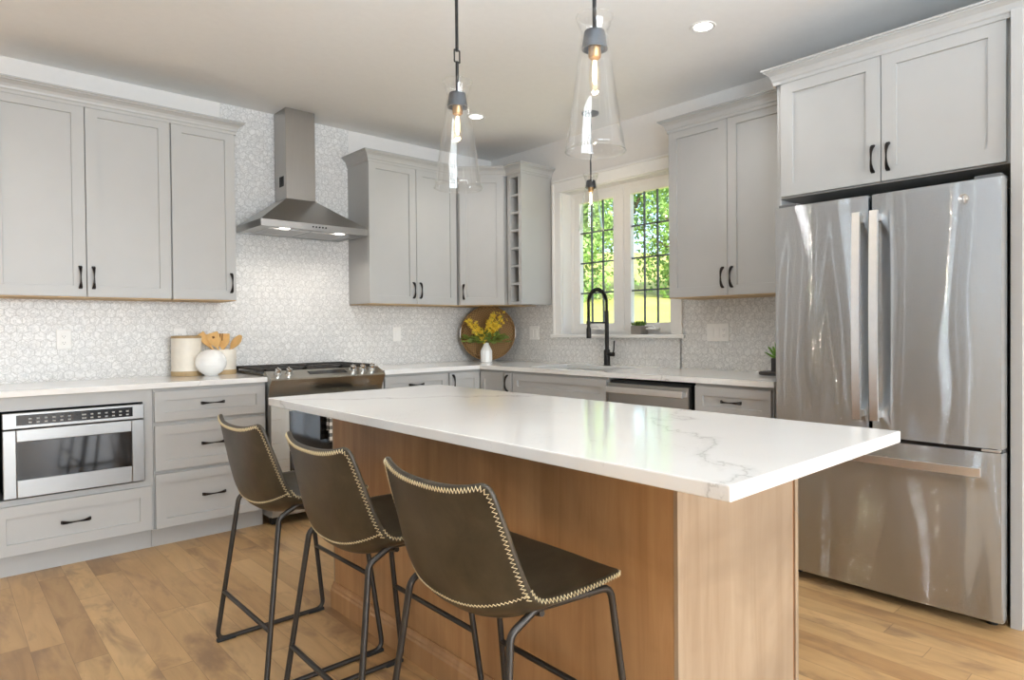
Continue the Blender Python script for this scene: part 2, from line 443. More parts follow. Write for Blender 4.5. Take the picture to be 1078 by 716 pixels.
# ------------------------------------------------------------------ the room
CE = 2.715
XL, YF = -8.0, -11.0
struct('floor', MB().box(XL-.2, YF-.2, -.12, .17, .15, 0), M_FLOOR)
struct('ceiling', MB().box(XL-.2, YF-.2, CE, .17, .15, CE+.25), M_CEIL)
WY0, WY1, WZ0, WZ1 = -1.995, -.905, 1.145, 2.295     # window opening in the right wall
mb = MB()
mb.box(0, WY1, 0, .17, 0, CE); mb.box(0, YF, 0, .17, WY0, CE); mb.box(0, WY0, 0, .17, WY1, WZ0); mb.box(0, WY0, WZ1, .17, WY1, CE)
mb.box(-.60, YF, 0, 0, -4.118, CE)                      # the wall comes forward beside the refrigerator
struct('wall_right', mb, M_WALL)
def wall_holes(axis, pos, a0, a1, holes, name, mat=M_WALL):
    mb = MB(); cur = a0
    def seg(u0, u1, z0, z1):
        if u1-u0 < 1e-4: return
        if axis == 'x': mb.box(pos-.12, u0, z0, pos, u1, z1)
        else: mb.box(u0, pos-.12, z0, u1, pos, z1)
    for c, w, z0, z1 in sorted(holes):
        seg(cur, c-w/2, 0, CE); seg(c-w/2, c+w/2, 0, z0); seg(c-w/2, c+w/2, z1, CE); cur = c+w/2
    seg(cur, a1, 0, CE)
    struct(name, mb, mat)
def back_wall():
    mb = MB(); cur = XL-.2
    for c, w in sorted(STREAK_B):
        mb.box(cur, 0, 0, c-w/2, .15, CE); mb.box(c-w/2, 0, 0, c+w/2, .15, .25); mb.box(c-w/2, 0, 2.45, c+w/2, .15, CE); cur = c+w/2
    mb.box(cur, 0, 0, .17, .15, CE)
    struct('wall_back', mb, M_WALL)
back_wall()
wall_holes('x', XL, YF, 0, [(c, w, .25, 2.45) for c, w in STREAK_L], 'wall_left', plain('reflection_wall_tone', srgb(120, 116, 112), .8))  # unseen wall toned dark to deepen the refrigerator's reflections
wall_holes('y', YF, XL, 0, [(c, w, .4, 2.4) for c, w in WIN_F], 'wall_front')

# marble mosaic
mb = MB()
mb.box(-3.56, -.008, .90, 0, 0, 1.40); mb.box(-2.296, -.008, 1.40, -1.389, 0, CE-.001)
mb.box(-.008, -.81, .90, 0, -.008, 1.40); mb.box(-.008, -2.07, .90, 0, -.81, 1.12); mb.box(-.008, -3.08, .90, 0, -2.062, 1.40)
struct('backsplash', mb, M_TILE)

# window
mb = MB()
cw = .078; e = .006
y0, y1, z0, z1 = WY0-cw, WY1+cw, WZ0, WZ1+cw
for a in ((y0, z0, WY0+e, WZ1-e), (WY1-e, z0, y1, WZ1-e), (y0, WZ1-e+.0005, y1, z1)):
    mb.box(-.018, a[0], a[1], .0, a[2], a[3], .004)
mb.box(-.026, y0-.004, z1, 0, y1+.004, z1+.018, .004)        # back band
mb.box(-.025, y0-.012, z0, 0, y0+.012, z1-.001, .004); mb.box(-.025, y1-.012, z0, 0, y1+.012, z1-.001, .004)
struct('trim_1', mb, M_TRIM)
struct('trim_2', MB().box(-.035, y0-.03, WZ0-.026, .13, y1+.03, WZ0, .005), M_TRIM)   # window stool
win = tag(bpy.data.objects.new('window_1', None), kind='structure'); COL.objects.link(win)
gx = .125
mb = MB()
jb = .04
mb.box(.0, WY0, WZ0, .165, WY0+.012, WZ1); mb.box(.0, WY1-.012, WZ0, .165, WY1, WZ1); mb.box(.0, WY0+.012, WZ1-.012, .165, WY1-.012, WZ1)
mb.box(.09, WY0+.012, WZ0, .162, WY1-.012, WZ0+.03)
mb.box(.100, WY0+.011, WZ0+.03, .163, WY0+jb, WZ1-.012); mb.box(.100, WY1-jb, WZ0+.03, .163, WY1-.011, WZ1-.012); mb.box(.100, WY0+jb, WZ1-jb, .163, WY1-jb, WZ1-.011)
ym = (WY0+WY1)/2
mb.box(.095, ym-.025, WZ0+.03, .164, ym+.025, WZ1-.012)
mb.build('frame', M_TRIM, win)
for s0, s1 in ((ym+.025, WY1-jb), (WY0+jb, ym-.025)):
    mb = MB(); st = .06; b0, b1 = WZ0+.03, WZ1-jb
    mb.box(.105, s0, b0, .15, s0+st, b1, .003); mb.box(.105, s1-st, b0, .15, s1, b1, .003)
    mb.box(.106, s0+st-.004, b0, .149, s1-st+.004, b0+.055); mb.box(.106, s0+st-.004, b1-.055, .149, s1-st+.004, b1)
    sash = mb.build('sash', M_TRIM, win)
    g0, g1, h0, h1 = s0+st, s1-st, b0+.055, b1-.055
    MB().box(gx-.003, g0-.005, h0-.005, gx+.003, g1+.005, h1+.005).build('pane', M_PANE, sash)
    mb = MB()
    for k in (1, 2): y = g0+(g1-g0)*k/3; mb.box(gx-.006, y-.006, h0, gx+.006, y+.006, h1)
    for k in (1, 2, 3): z = h0+(h1-h0)*k/4; mb.box(gx-.006, g0, z-.006, gx+.006, g1, z+.006)
    mb.build('muntin_grid', plain('grey_muntin', srgb(92, 98, 104), .5), sash)
    mb = MB(); yc = (g0+g1)/2-.05
    mb.box(.05, yc-.05, WZ0+.03, .098, yc+.05, WZ0+.048, .006); mb.tube(fillet([(.06, yc-.03, WZ0+.045), (.055, yc-.01, WZ0+.062), (.05, yc+.05, WZ0+.062)], .01), .006)
    mb.build('crank_handle', M_TRIM, win, smooth=40)

# ------------------------------------------------------------------ cabinet builders (local: x along the front, y into the wall, z up; door faces at y = 0)
_pull = {}
def pull_mesh():
    if 'm' in _pull: return _pull['m']
    mb = MB(); L = .058; rows = []
    for i in range(17):
        t = -1+2*i/16
        h = .022*(1-abs(t)**3.2)+.006
        w = .0028+.0062*abs(t)**1.8
        th = .0034+.002*abs(t)
        x = t*L
        rows.append([(x, -h-th, -w), (x, -h-th, w), (x, -h+th, w), (x, -h+th, -w)])
    V = mb.grid(rows, True); mb.bm.faces.new(V[0]); mb.bm.faces.new(V[-1][::-1])
    for s in (-1, 1): mb.box(s*L-.005, -.008, -.008, s*L+.005, 0.0, .008, .001, 1)
    o = mb.build('pull_handle', M_PULL); _pull['m'] = o.data
    COL.objects.unlink(o); bpy.data.objects.remove(o)
    return _pull['m']
def pull(parent, x, z, vertical=False, y=0.0, scale=1.0):
    o = bpy.data.objects.new('pull_handle', pull_mesh()); COL.objects.link(o); o.parent = parent
    o.location = (x, y, z); o.scale = (scale, 1, 1)
    if vertical: o.rotation_euler = (0, PI/2, 0)
    return o
def shaker(name, parent, x0, x1, z0, z1, fr=.058, th=.020, rec=.010, mat=None):
    mb = MB(); b = mb.bm; c = .0018
    def ring(i, y): return [b.verts.new(p) for p in ((x0+i, y, z0+i), (x1-i, y, z0+i), (x1-i, y, z1-i), (x0+i, y, z1-i))]
    R = [ring(0, th), ring(0, c), ring(c, 0), ring(fr, 0), ring(fr+.0015, rec), ]
    for A, B in zip(R, R[1:]):
        for i in range(4): b.faces.new([A[i], A[(i+1) % 4], B[(i+1) % 4], B[i]])
    b.faces.new(R[-1]); b.faces.new(R[0][::-1])
    return mb.build(name, mat or M_PAINT, parent)
def upper_cab(label, loc, rz, width, z0, z1, depth, doors, side_l=True, group='grey wall cabinets'):
    t = thing('wall_cabinet', label, 'cabinet', loc, rz, group)
    MB().box(0, .021, z0, width, depth, z1, .001, 1).build('cabinet_box', M_PAINT, t)
    MB().box(.004, .004, z0-.006, width-.004, depth-.002, z0-.0002).build('bottom_panel', M_PLY, t)['label'] = 'tan unpainted underside of the cabinet'
    n = len(doors)
    for x0, x1, hx in doors:
        d = shaker('door', t, x0, x1, z0, z1)
        if hx is not None: pull(d, hx, z0+.105, True)
    return t
gp = .0018
RB = -PI/2
# ---- wall cabinets
ZU = 1.388
XA = -3.505
upper_cab('grey double-door wall cabinet at the far left above the outlet', (XA, -.33, 0), 0, .828, ZU, 2.44, .328,
          [(gp, .414-gp, .414-.03), (.414+gp, .828-gp, .414+.03)])
upper_cab('grey single-door wall cabinet left of the range hood', (-2.675, -.33, 0), 0, .362, ZU, 2.44, .328, [(gp+.003, .362-gp, .362-.032)])
upper_cab('grey double-door wall cabinet right of the range hood', (-1.398, -.33, 0), 0, .785, ZU, 2.435, .328,
          [(gp, .399-gp, .399-.03), (.399+gp, .785-.012, .399+.03)])
# diagonal corner cabinet
t = thing('corner_wall_cabinet', 'grey diagonal corner wall cabinet with one door', 'cabinet', (-.611, -.33, 0), 0, 'grey wall cabinets')
mb = MB(); c = .012
mb.prism([(c, .012), (.281-c*1.0, -.281+.024), (.609, -.281+.02), (.609, .328), (.002, .328)], 'z', ZU, 2.435)
mb.build('cabinet_box', M_PAINT, t)
MB().prism([(.01, .02), (.281-.012, -.281+.034), (.6, -.27), (.6, .32), (.01, .32)], 'z', ZU-.006, ZU-.0002).build('bottom_panel', M_PLY, t)['label'] = 'tan unpainted underside of the cabinet'
dd = shaker('door', t, .012, .372, ZU, 2.43); dd.location = (-.004, -.006, 0); dd.rotation_euler = (0, 0, -PI/4)
pull(dd, .012+.032, ZU+.105, True)
# wine cubby cabinet
t = thing('wine_rack_cabinet', 'narrow grey cabinet with open wine cubbies beside the window', 'cabinet', (-.33, -.618, 0), RB, 'grey wall cabinets')
w_ = .172; mb = MB()
mb.box(0, 0, ZU, .038, .328, 2.435, .001, 1); mb.box(w_-.038, 0, ZU, w_, .328, 2.435, .001, 1); mb.box(.037, .31, ZU+.002, w_-.037, .326, 2.433)
mb.box(.037, .001, 2.40, w_-.037, .311, 2.433); mb.box(.037, .001, ZU+.001, w_-.037, .311, ZU+.022)
mb.build('cabinet_box', M_PAINT, t)
for k in range(1, 7):
    z = ZU+.022+(2.40-ZU-.022)*k/7
    MB().box(.038, .004, z-.008, w_-.038, .31, z+.008).build('shelf', M_PAINT, t)
upper_cab('grey double-door wall cabinet right of the window', (-.33, -2.205, 0), RB, .855, 1.380, 2.428, .328,
          [(gp, .418-gp, .418-.03), (.418+gp, .85-gp, .418+.03)])
# cabinet over the refrigerator
t = thing('refrigerator_wall_cabinet', 'deep grey double-door cabinet above the steel refrigerator', 'cabinet', (-.63, -3.08, 0), RB, 'grey wall cabinets')
MB().box(0, .021, 1.832, .982, .628, 2.415, .001, 1).build('cabinet_box', M_PAINT, t)
for x0, x1, hx in ((.028, .502-gp, .502-.032), (.502+gp, .972, .502+.032)):
    d = shaker('door', t, x0, x1, 1.838, 2.408, .062); pull(d, hx, 1.838+.105, True)
t = thing('end_panel', 'grey full-height panel on the right side of the refrigerator', 'panel', (0, 0, 0))
MB().box(-.66, -4.112, 0, -.002, -4.072, 2.415, .001, 1).build('board', M_PAINT, t)
t = thing('end_panel', 'grey panel between the refrigerator and the counter end', 'panel', (0, 0, 0))
MB().box(-.61, -3.10, 0, -.002, -3.082, 1.831, .001, 1).build('board', M_PAINT, t)

# crown mouldings
CROWN = [(.000, -.012), (.006, -.012), (.006, .004), (.011, .010), (.013, .020), (.020, .034), (.034, .046), (.042, .050), (.042, .056), (.050, .058), (.050, .066), (.000, .066)]
def crown(name, path, z):
    mb = MB(); pts = [Vector((x, y)) for x, y in path]; n = len(pts); rows = []
    for i, p in enumerate(pts):
        d0 = (p-pts[i-1]).normalized() if i else None
        d1 = (pts[i+1]-p).normalized() if i < n-1 else None
        n0 = Vector((d0.y, -d0.x)) if d0 else None; n1 = Vector((d1.y, -d1.x)) if d1 else None
        if n0 is None: m = n1
        elif n1 is None: m = n0
        else: m = (n0+n1)/(1+n0.dot(n1))
        rows.append([(p.x+m.x*o, p.y+m.y*o, z+h) for o, h in CROWN])
    V = mb.grid(rows, True); mb.bm.faces.new(V[0][::-1]); mb.bm.faces.new(V[-1])
    struct(name, mb, M_PAINT)
crown('trim_3', [(XA, -.33), (-2.313, -.33), (-2.313, -.001)], 2.437)
crown('trim_4', [(-1.398, -.001), (-1.398, -.33), (-.611, -.33), (-.33, -.611), (-.33, -.79), (-.001, -.79)], 2.433)
crown('trim_5', [(-.001, -2.205), (-.33, -2.205), (-.33, -3.075)], 2.424)
crown('trim_6', [(-.39, -3.078), (-.63, -3.078), (-.63, -4.113)], 2.410)

# ---- base cabinets
YB = -.631
def base_box(t, w, depth=.629, toe=.09, top=.882, z0=.112):
    MB().box(0, .021, z0, w, depth, top).build('cabinet_box', M_PAINT, t)
    MB().box(0, toe, 0, w, toe+.012, z0).build('toe_kick', M_PAINT, t)
t = thing('microwave_cabinet', 'grey base cabinet holding the steel microwave with a drawer below', 'cabinet', (-3.535, YB, 0), 0, 'grey base cabinets')
mw_w = .687
mb = MB()
mb.box(0, .021, .112, mw_w, .629, .385); mb.box(0, .021, .385, .045, .629, .882); mb.box(mw_w-.045, .021, .385, mw_w, .629, .882)
mb.box(.045, .021, .815, mw_w-.045, .629, .882); mb.box(.045, .60, .385, mw_w-.045, .629, .815)
mb.build('cabinet_box', M_PAINT, t)
MB().box(0, .09, 0, mw_w, .102, .112).build('toe_kick', M_PAINT, t)
d = shaker('drawer', t, .01, mw_w-.012, .118, .357, .055); pull(d, .338, .241)
t = thing('drawer_cabinet', 'grey three-drawer base cabinet left of the range', 'cabinet', (-2.846, YB, 0), 0, 'grey base cabinets')
base_box(t, .5965)
for z0, z1 in ((.115, .412), (.430, .678), (.699, .866)):
    d = shaker('drawer', t, .004, .590, z0, z1, .05); pull(d, .297, (z0+z1)/2+.004)
t = thing('drawer_cabinet', 'grey base cabinet with a top drawer right of the range', 'cabinet', (-1.462, YB, 0), 0, 'grey base cabinets')
base_box(t, .540)
d = shaker('drawer', t, .012, .532, .722, .866, .05); pull(d, .262, .80)
for x0, x1, hx in ((.012, .27, .24), (.274, .532, .304)):
    d = shaker('door', t, x0, x1, .118, .70); pull(d, hx, .6, True)
# corner base unit (L-shaped, two-leaf door)
t = thing('corner_base_cabinet', 'grey corner base cabinet with a folding door', 'cabinet', (0, 0, 0), 0, 'grey base cabinets')
mb = MB()
mb.prism([(-.921, -.610), (-.610, -.610), (-.610, -.918), (-.002, -.918), (-.002, -.002), (-.921, -.002)], 'z', .112, .882)
mb.build('cabinet_box', M_PAINT, t)
MB().prism([(-.921, -.541), (-.541, -.541), (-.541, -.918), (-.529, -.918), (-.529, -.529), (-.921, -.529)], 'z', 0, .112).build('toe_kick', M_PAINT, t)
d = shaker('door', t, -.912, -.634, .118, .866, .05); d.location = (0, YB, 0); pull(d, -.912+.028, .79, True)
d = shaker('door', t, .634, .905, .118, .866, .05); d.location = (YB, 0, 0); d.rotation_euler = (0, 0, RB)
t = thing('pullout_cabinet', 'very narrow grey pull-out base cabinet left of the sink front', 'cabinet', (YB, -.920, 0), RB, 'grey base cabinets')
base_box(t, .09)
mb = MB().box(.004, 0, .118, .085, .02, .866, .002); d = mb.build('door', M_PAINT, t); pull(d, .044, .79, True)
t = thing('sink_cabinet', 'wide grey base cabinet under the sink', 'cabinet', (YB, -1.013, 0), RB, 'grey base cabinets')
mb = MB(); mb.box(0, .021, .112, .93, .04, .882); mb.box(0, .04, .112, .018, .629, .882); mb.box(.912, .04, .112, .93, .629, .882); mb.box(.018, .04, .112, .912, .629, .13)
mb.build('cabinet_box', M_PAINT, t)
MB().box(0, .09, 0, .93, .102, .112).build('toe_kick', M_PAINT, t)
shaker('false_drawer_front', t, .008, .922, .722, .866, .05)
for x0, x1, hx in ((.008, .463, .433), (.467, .922, .497)):
    d = shaker('door', t, x0, x1, .118, .70); pull(d, hx, .6, True)
t = thing('drawer_cabinet', 'grey drawer base cabinet between the dishwasher and the refrigerator', 'cabinet', (YB, -2.590, 0), RB, 'grey base cabinets')
base_box(t, .47)
for z0, z1 in ((.118, .40), (.418, .69), (.708, .866)):
    d = shaker('drawer', t, .006, .462, z0, z1, .05); pull(d, .235, (z0+z1)/2+.003)

# ---- countertops
ZC0, ZC1 = .884, .914
tag(MB().box(-3.56, -.650, ZC0, -2.247, -.009, ZC1, .003).build('countertop', M_QUARTZ), 'white quartz countertop under the canisters left of the range', 'countertop', 'perimeter countertops')
SX0, SX1, SY0, SY1 = -.54, -.16, -1.85, -1.12
mb = MB()
mb.box(-1.462, -.650, ZC0, -.650, -.009, ZC1); mb.box(-.650, -1.12, ZC0, -.009, -.009, ZC1)
mb.box(-.650, SY0, ZC0, SX0, SY1, ZC1); mb.box(SX1, SY0, ZC0, -.009, SY1, ZC1); mb.box(-.650, -3.079, ZC0, -.009, SY0, ZC1)
tag(mb.build('countertop', M_QUARTZ), 'white quartz corner countertop with the sink under the window', 'countertop', 'perimeter countertops')
t = thing('sink', 'undermount steel sink below the black faucet', 'sink', (0, 0, 0))
mb = MB(); b0, b1, c0, c1 = SX0-.004, SX1+.004, SY0-.004, SY1+.004
mb.box(b0-.012, c0-.012, .70, b0, c1+.012, .8838); mb.box(b1, c0-.012, .70, b1+.012, c1+.012, .8838)
mb.box(b0, c0-.012, .70, b1, c0, .8838); mb.box(b0, c1, .70, b1, c1+.012, .8838); mb.box(b0, c0, .70, b1, c1, .708)
mb.build('basin', M_STEEL, t)
MB().lathe([(0, .712), (.042, .712), (.045, .708)], ((b0+b1)/2, (c0+c1)/2, 0), 24).build('drain', M_CHROME, t, smooth=40)

# ------------------------------------------------------------------ built-in microwave drawer
MX0, MX1, MZ0, MZ1 = -3.478, -2.893, .395, .806
t = thing('microwave', 'built-in steel microwave drawer under the left counter', 'microwave', ((MX0+MX1)/2, -.635, MZ0))
ox, oz = (MX0+MX1)/2, MZ0
def L(mb, x0, y0, z0, x1, y1, z1, bev=.0): mb.box(x0-ox, y0+.635, z0-oz, x1-ox, y1+.635, z1-oz, bev)
mb = MB(); L(mb, MX0+.004, -.61, MZ0+.003, MX1-.004, -.1, MZ1-.003); mb.build('housing', M_DARK, t)
mb = MB(); L(mb, MX0, -.640, .729, MX1, -.610, MZ1, .003); cpn = mb.build('control_panel', M_STEELM, t)
mb = MB(); L(mb, -3.426, -.6425, .745, -2.946, -.6395, .795, .001); dsp = mb.build('display_strip', M_TOP, cpn)
mb = MB()
for k in range(14):
    if k in (0, 7): mb = MB() if k == 0 else (mb.build('keypad', M_BTN, cpn), MB())[1]
    if k in (6,): continue
    x = -3.37+.031*k
    for z in (.757, .775):
        wd = .009 if k != 7 else .014
        L(mb, x-wd, -.6436, z-.0035, x+wd*.3, -.6424, z+.0035)
mb.build('keypad', M_BTN, cpn)
mb = MB(); L(mb, MX0, -.642, MZ0, -3.427, -.610, .724, .003); L(mb, -2.951, -.642, MZ0, MX1, -.610, .724, .003)
L(mb, -3.427, -.642, MZ0, -2.951, -.610, .481, .003); L(mb, -3.427, -.642, .665, -2.951, -.610, .724, .003)
dr = mb.build('door', M_STEELM, t)
mb = MB(); L(mb, -3.430, -.634, .478, -2.948, -.612, .668); mb.build('window', M_OVENGL, dr)

# ------------------------------------------------------------------ range
t = thing('gas_range', 'stainless slide-in gas range under the hood', 'stove', (-1.8705, -.36, 0))
RX = -1.8705; RW = .376
def Q(mb, x0, y0, z0, x1, y1, z1, bev=0.0): mb.box(x0, y0+.36, z0, x1, y1+.36, z1, bev)
mb = MB(); Q(mb, -RW, -.655, .06, RW, -.03, .895, .002); mb.build('body', M_STEELD, t)
mb = MB(); Q(mb, -RW, -.62, .9155, RW, -.02, .930, .004); mb.build('cooktop', plain('cooktop_black_enamel', srgb(40, 37, 34), .25, .3), t)
mb = MB(); mb.prism([(-.655+.36, .790), (-.700+.36, .875), (-.712+.36, .893), (-.705+.36, .903), (-.60+.36, .945), (-.585+.36, .932), (-.60+.36, .79)], 'x', -RW-.002, RW+.002)
cp = mb.build('control_panel', M_STEELD, t, smooth=30)
nrm = Vector((0, -.042, .105)).normalized()
tilt = Matrix.Rotation(math.atan2(.042, .105), 4, 'X')
def on_panel(x, f): return Vector((x, -.705+.36+.105*f, .903+.042*f))
mb = MB(); bmx = bmesh.new()
mb2 = MB().box(-.125, -.022, -.001, .125, .026, .0015); bm2 = mb2.bm; mb.merge(bm2, Matrix.Translation(on_panel(.0, .52)) @ tilt); bmx.free()
mb.build('display', M_TOP, cp)
for kx in (-.315, -.248, .175, .243, .311):
    mb = MB(); mb.lathe([(0, .034), (.015, .034), (.018, .031), (.0185, .010), (.024, .008), (.025, 0)], (0, 0, 0), 24, Matrix.Translation(on_panel(kx, .55)) @ tilt)
    mm = MB().box(-.004, -.018, .030, .004, .018, .040, .001, 1); mb.merge(mm.bm, Matrix.Translation(on_panel(kx, .55)) @ tilt)
    mb.build('knob', M_CHROME, t, smooth=35)
for gx0, gx1 in ((-.37, -.125), (-.12, .12), (.125, .37)):
    mb = MB(); zz = .951
    for x in (gx0, gx1-.014): Q(mb, x, -.585, zz-.008, x+.014, -.06, zz+.008, .002)
    for y in (-.585, -.33, -.074): Q(mb, gx0, y, zz-.008, gx1, y+.014, zz+.008, .002)
    for y in (-.46, -.2): Q(mb, gx0+.02, y, zz-.007, gx1-.02, y+.012, zz+.009, .002)
    xm = (gx0+gx1)/2; Q(mb, xm-.006, -.58, zz-.006, xm+.006, -.065, zz+.008, .002)
    for x in (gx0+.003, gx1-.015):
        for y in (-.58, -.075): Q(mb, x, y, .93, x+.012, y+.012, zz)
    mb.build('grate', M_IRON, t)
for bx, by, br in ((-.25, -.46, .045), (-.25, -.2, .038), (0, -.33, .05), (.25, -.46, .045), (.25, -.2, .038)):
    MB().lathe([(0, .945), (br*.7, .945), (br*.75, .940), (br, .936), (br, .930)], (bx, by+.36, 0), 24).build('burner', M_IRON, t, smooth=40)
mb = MB()
Q(mb, -RW, -.695, .215, -RW+.11, -.655, .775, .003); Q(mb, RW-.11, -.695, .215, RW, -.655, .775, .003)
Q(mb, -RW+.11, -.695, .215, RW-.11, -.655, .30, .003); Q(mb, -RW+.11, -.695, .70, RW-.11, -.655, .775, .003)
od = mb.build('oven_door', M_STEELD, t)
mb = MB(); Q(mb, -RW+.108, -.690, .298, RW-.108, -.657, .702); mb.build('oven_window', M_OVENGL, od)
mb = MB(); mb.tube([(-.33, -.735+.36, .745), (.33, -.735+.36, .745)], .011, 12)
for x in (-.30, .30): mb.tube([(x, -.695+.36, .745), (x, -.735+.36, .745)], .008, 8)
mb.build('handle', M_BAR, od, smooth=40)
mb = MB(); Q(mb, -RW, -.690, .065, RW, -.655, .205, .003); mb.build('storage_drawer', M_STEELD, t)
for x in (-RW+.05, RW-.05):
    for y in (-.60, -.12): mb = MB(); Q(mb, x-.02, y, 0, x+.02, y+.04, .06, .003); mb.build('foot', M_BLACK, t)
# towel over the oven handle
mb = MB(); rows = []
for i in range(15):
    s = i/14
    if s < .45: y, z = -.7515+.003*math.sin(s*9), .49+(.748-.49)*s/.45
    elif s < .62:
        a = PI*(s-.45)/.17; y, z = -.735-.0165*math.cos(a), .748+.0165*math.sin(a)
    else: y, z = -.7185+.002, .748-(.748-.56)*(s-.62)/.38
    rows.append([(RX-.045+.26*k/10, y-.004*math.sin(k*1.3), z) for k in range(11)])
mb.grid(rows)
o = mb.build('dish_towel', M_CHECK, smooth=True)
sd = o.modifiers.new('thickness', 'SOLIDIFY'); sd.thickness = .003; sd.offset = 0
tag(o, 'black and white checked towel hanging on the oven door', 'towel')

# ------------------------------------------------------------------ range hood
t = thing('range_hood', 'stainless chimney range hood on the mosaic wall above the range', 'range hood', (-1.842, -.01, 1.855))
hx0, hx1, hd = -.366, .366, -.455
mb = MB(); b = mb.bm
def HP(x, y, z): return b.verts.new((x, y, z))
cx0, cx1, cyd = -.105, .100, -.205
lo = [HP(hx0, hd, .045), HP(hx1, hd, .045), HP(hx1, 0, .045), HP(hx0, 0, .045)]
hi = [HP(cx0, cyd, .240), HP(cx1, cyd, .240), HP(cx1, 0, .240), HP(cx0, 0, .240)]
for i in range(4): b.faces.new([lo[i], lo[(i+1) % 4], hi[(i+1) % 4], hi[i]])
b.faces.new(hi); b.faces.new(lo[::-1])
mb.build('canopy', M_STEEL, t)
mb = MB()
mb.box(hx0, hd, 0, hx1, hd+.02, .045, .001, 1); mb.box(hx0, hd+.02, 0, hx0+.02, 0, .045, .001, 1); mb.box(hx1-.02, hd+.02, 0, hx1, 0, .045, .001, 1); mb.box(hx0+.02, -.02, 0, hx1-.02, 0, .045)
mb.box(hx0+.02, hd+.02, .006, hx1-.02, -.02, .012)
mb.build('rim', M_STEEL, t)
MB().box(cx0, cyd, .2402, cx1, 0, CE-1.8555, .002, 1).build('chimney', M_STEELV, t)
mb = MB()
for k in range(6): mb.box(cx0-.001, -.16+.013*k, .33, cx0+.004, -.152+.013*k, .40)
mb.build('vent_slots', M_DARK, t)
for x0, x1 in ((-.27, -.015), (.015, .27)):
    mb = MB()
    for k in range(22): xx = x0+(x1-x0)*k/21; mb.box(xx-.003, hd+.11, .002, xx+.003, -.05, .0055)
    mb.box(x0-.006, hd+.104, .003, x1+.006, hd+.11, .0055); mb.box(x0-.006, -.05, .003, x1+.006, -.044, .0055)
    mb.build('grease_filter', M_BAR, t)
for x in (-.19, .19):
    MB().lathe([(0, .000), (.026, .000), (.032, .003), (.032, .006)], (x, hd+.07, 0), 20).build('lamp', M_HOODL, t, smooth=40)
mb = MB()
for k in range(5): mb.lathe([(0, .004), (.005, .004), (.006, 0)], (-.03+.022*k, hd, .024), 10, Matrix.Rotation(PI/2, 4, 'X'))
mb.build('control_buttons', M_BLACK, t)
for x in (-.19, .19):
    lo_ = light('hood_lamp', 'SPOT', (-1.842+x, -.395, 1.85), 6, (1, .94, .86), (0, .25, -1), spot_size=2.2, spot_blend=.8, shadow_soft_size=.015)

# ------------------------------------------------------------------ dishwasher
t = thing('dishwasher', 'stainless dishwasher with bar handle beneath the right counter', 'dishwasher', (-.65, -1.965, 0), RB)
mb = MB(); mb.box(.006, .03, .02, .602, .60, .868); mb.build('tub', M_DARK, t)
mb = MB(); mb.box(.006, 0, .115, .602, .03, .852, .004); dw = mb.build('door', M_STEEL, t)
mb = MB(); mb.box(.02, -.042, .795, .588, -.026, .832, .004); mb.box(.02, -.03, .80, .04, .002, .828); mb.box(.568, -.03, .80, .588, .002, .828); mb.build('handle', M_BAR, dw)
mb = MB(); mb.box(.006, .06, 0, .602, .075, .112); mb.build('toe_kick', M_BLACK, t)

# ------------------------------------------------------------------ refrigerator
FX, FY0, FY1 = -.777, -4.070, -3.148
t = thing('refrigerator', 'tall stainless french-door refrigerator at the right', 'refrigerator', (FX, FY1, 0), RB)
FW = FY1-FY0
mb = MB(); mb.box(.014, .078, .055, FW-.014, .745, 1.735, .003); mb.build('case', M_FRSIDE, t)
for x in (.06, FW-.06):
    for y in (.12, .68): mb = MB(); mb.lathe([(0, 0), (.022, 0), (.022, .056), (0, .056)], (x, y, 0), 14); mb.build('foot', M_BLACK, t)
MB().box(.03, .10, .012, FW-.03, .12, .055).build('kick_grille', M_BLACK, t)
def bowed(name, x0, x1, z0, z1, bow, par):
    mb = MB(); n = 14; rows = []
    for i in range(n+1):
        s = i/n; x = x0+(x1-x0)*s
        k = (2*s-1); y = bow*(abs(k)**2.6) 
        rows.append((x, y))
    prof = [(x0, .070), (x0, .014)]+[(x, y) for x, y in [(x0+.004, .006)]]+[(x, y) for x, y in rows[1:-1]]+[(x1-.004, .006), (x1, .014), (x1, .070)]
    mb.prism(prof, 'z', z0, z1)
    return mb.build(name, M_FRIDGE, par, smooth=32)
ym_ = .441
dl = bowed('door', .0, ym_-.004, .716, 1.757, .007, t); drr = bowed('door', ym_+.004, FW, .716, 1.757, .007, t)
fd = bowed('freezer_drawer', .0, FW, .048, .700, .007, t)
MB().box(.02, .012, .701, FW-.02, .07, .7155).build('gasket', M_BLACK, t)
def bar(par, pts, w, th, vertical):
    mb = MB(); rows = []
    for (a, y) in pts:
        if vertical: rows.append([(vertical-w, y-th, a), (vertical+w, y-th, a), (vertical+w, y+th, a), (vertical-w, y+th, a)])
        else: rows.append([(a, y-th, w[0]), (a, y-th, w[1]), (a, y+th, w[1]), (a, y+th, w[0])])
    V = mb.grid(rows, True); mb.bm.faces.new(V[0]); mb.bm.faces.new(V[-1])
    return mb
for par, xh in ((dl, ym_-.036), (drr, ym_+.036)):
    pts = [(.79+.89*i/16, -.052-.012*(1-(2*i/16-1)**2)) for i in range(17)]
    mb = bar(par, pts, .0165, .007, xh)
    for z in (.80, 1.64): mb.box(xh-.012, -.05, z, xh+.012, .004, z+.03, .002)
    mb.build('handle', M_BAR, par)
pts = [(.06+(FW-.12)*i/16, -.052-.010*(1-(2*i/16-1)**2)) for i in range(17)]
mb = bar(fd, pts, (.612, .644), .007, None)
for x in (.075, FW-.10): mb.box(x, -.05, .616, x+.025, .004, .640, .002)
mb.build('handle', M_BAR, fd)
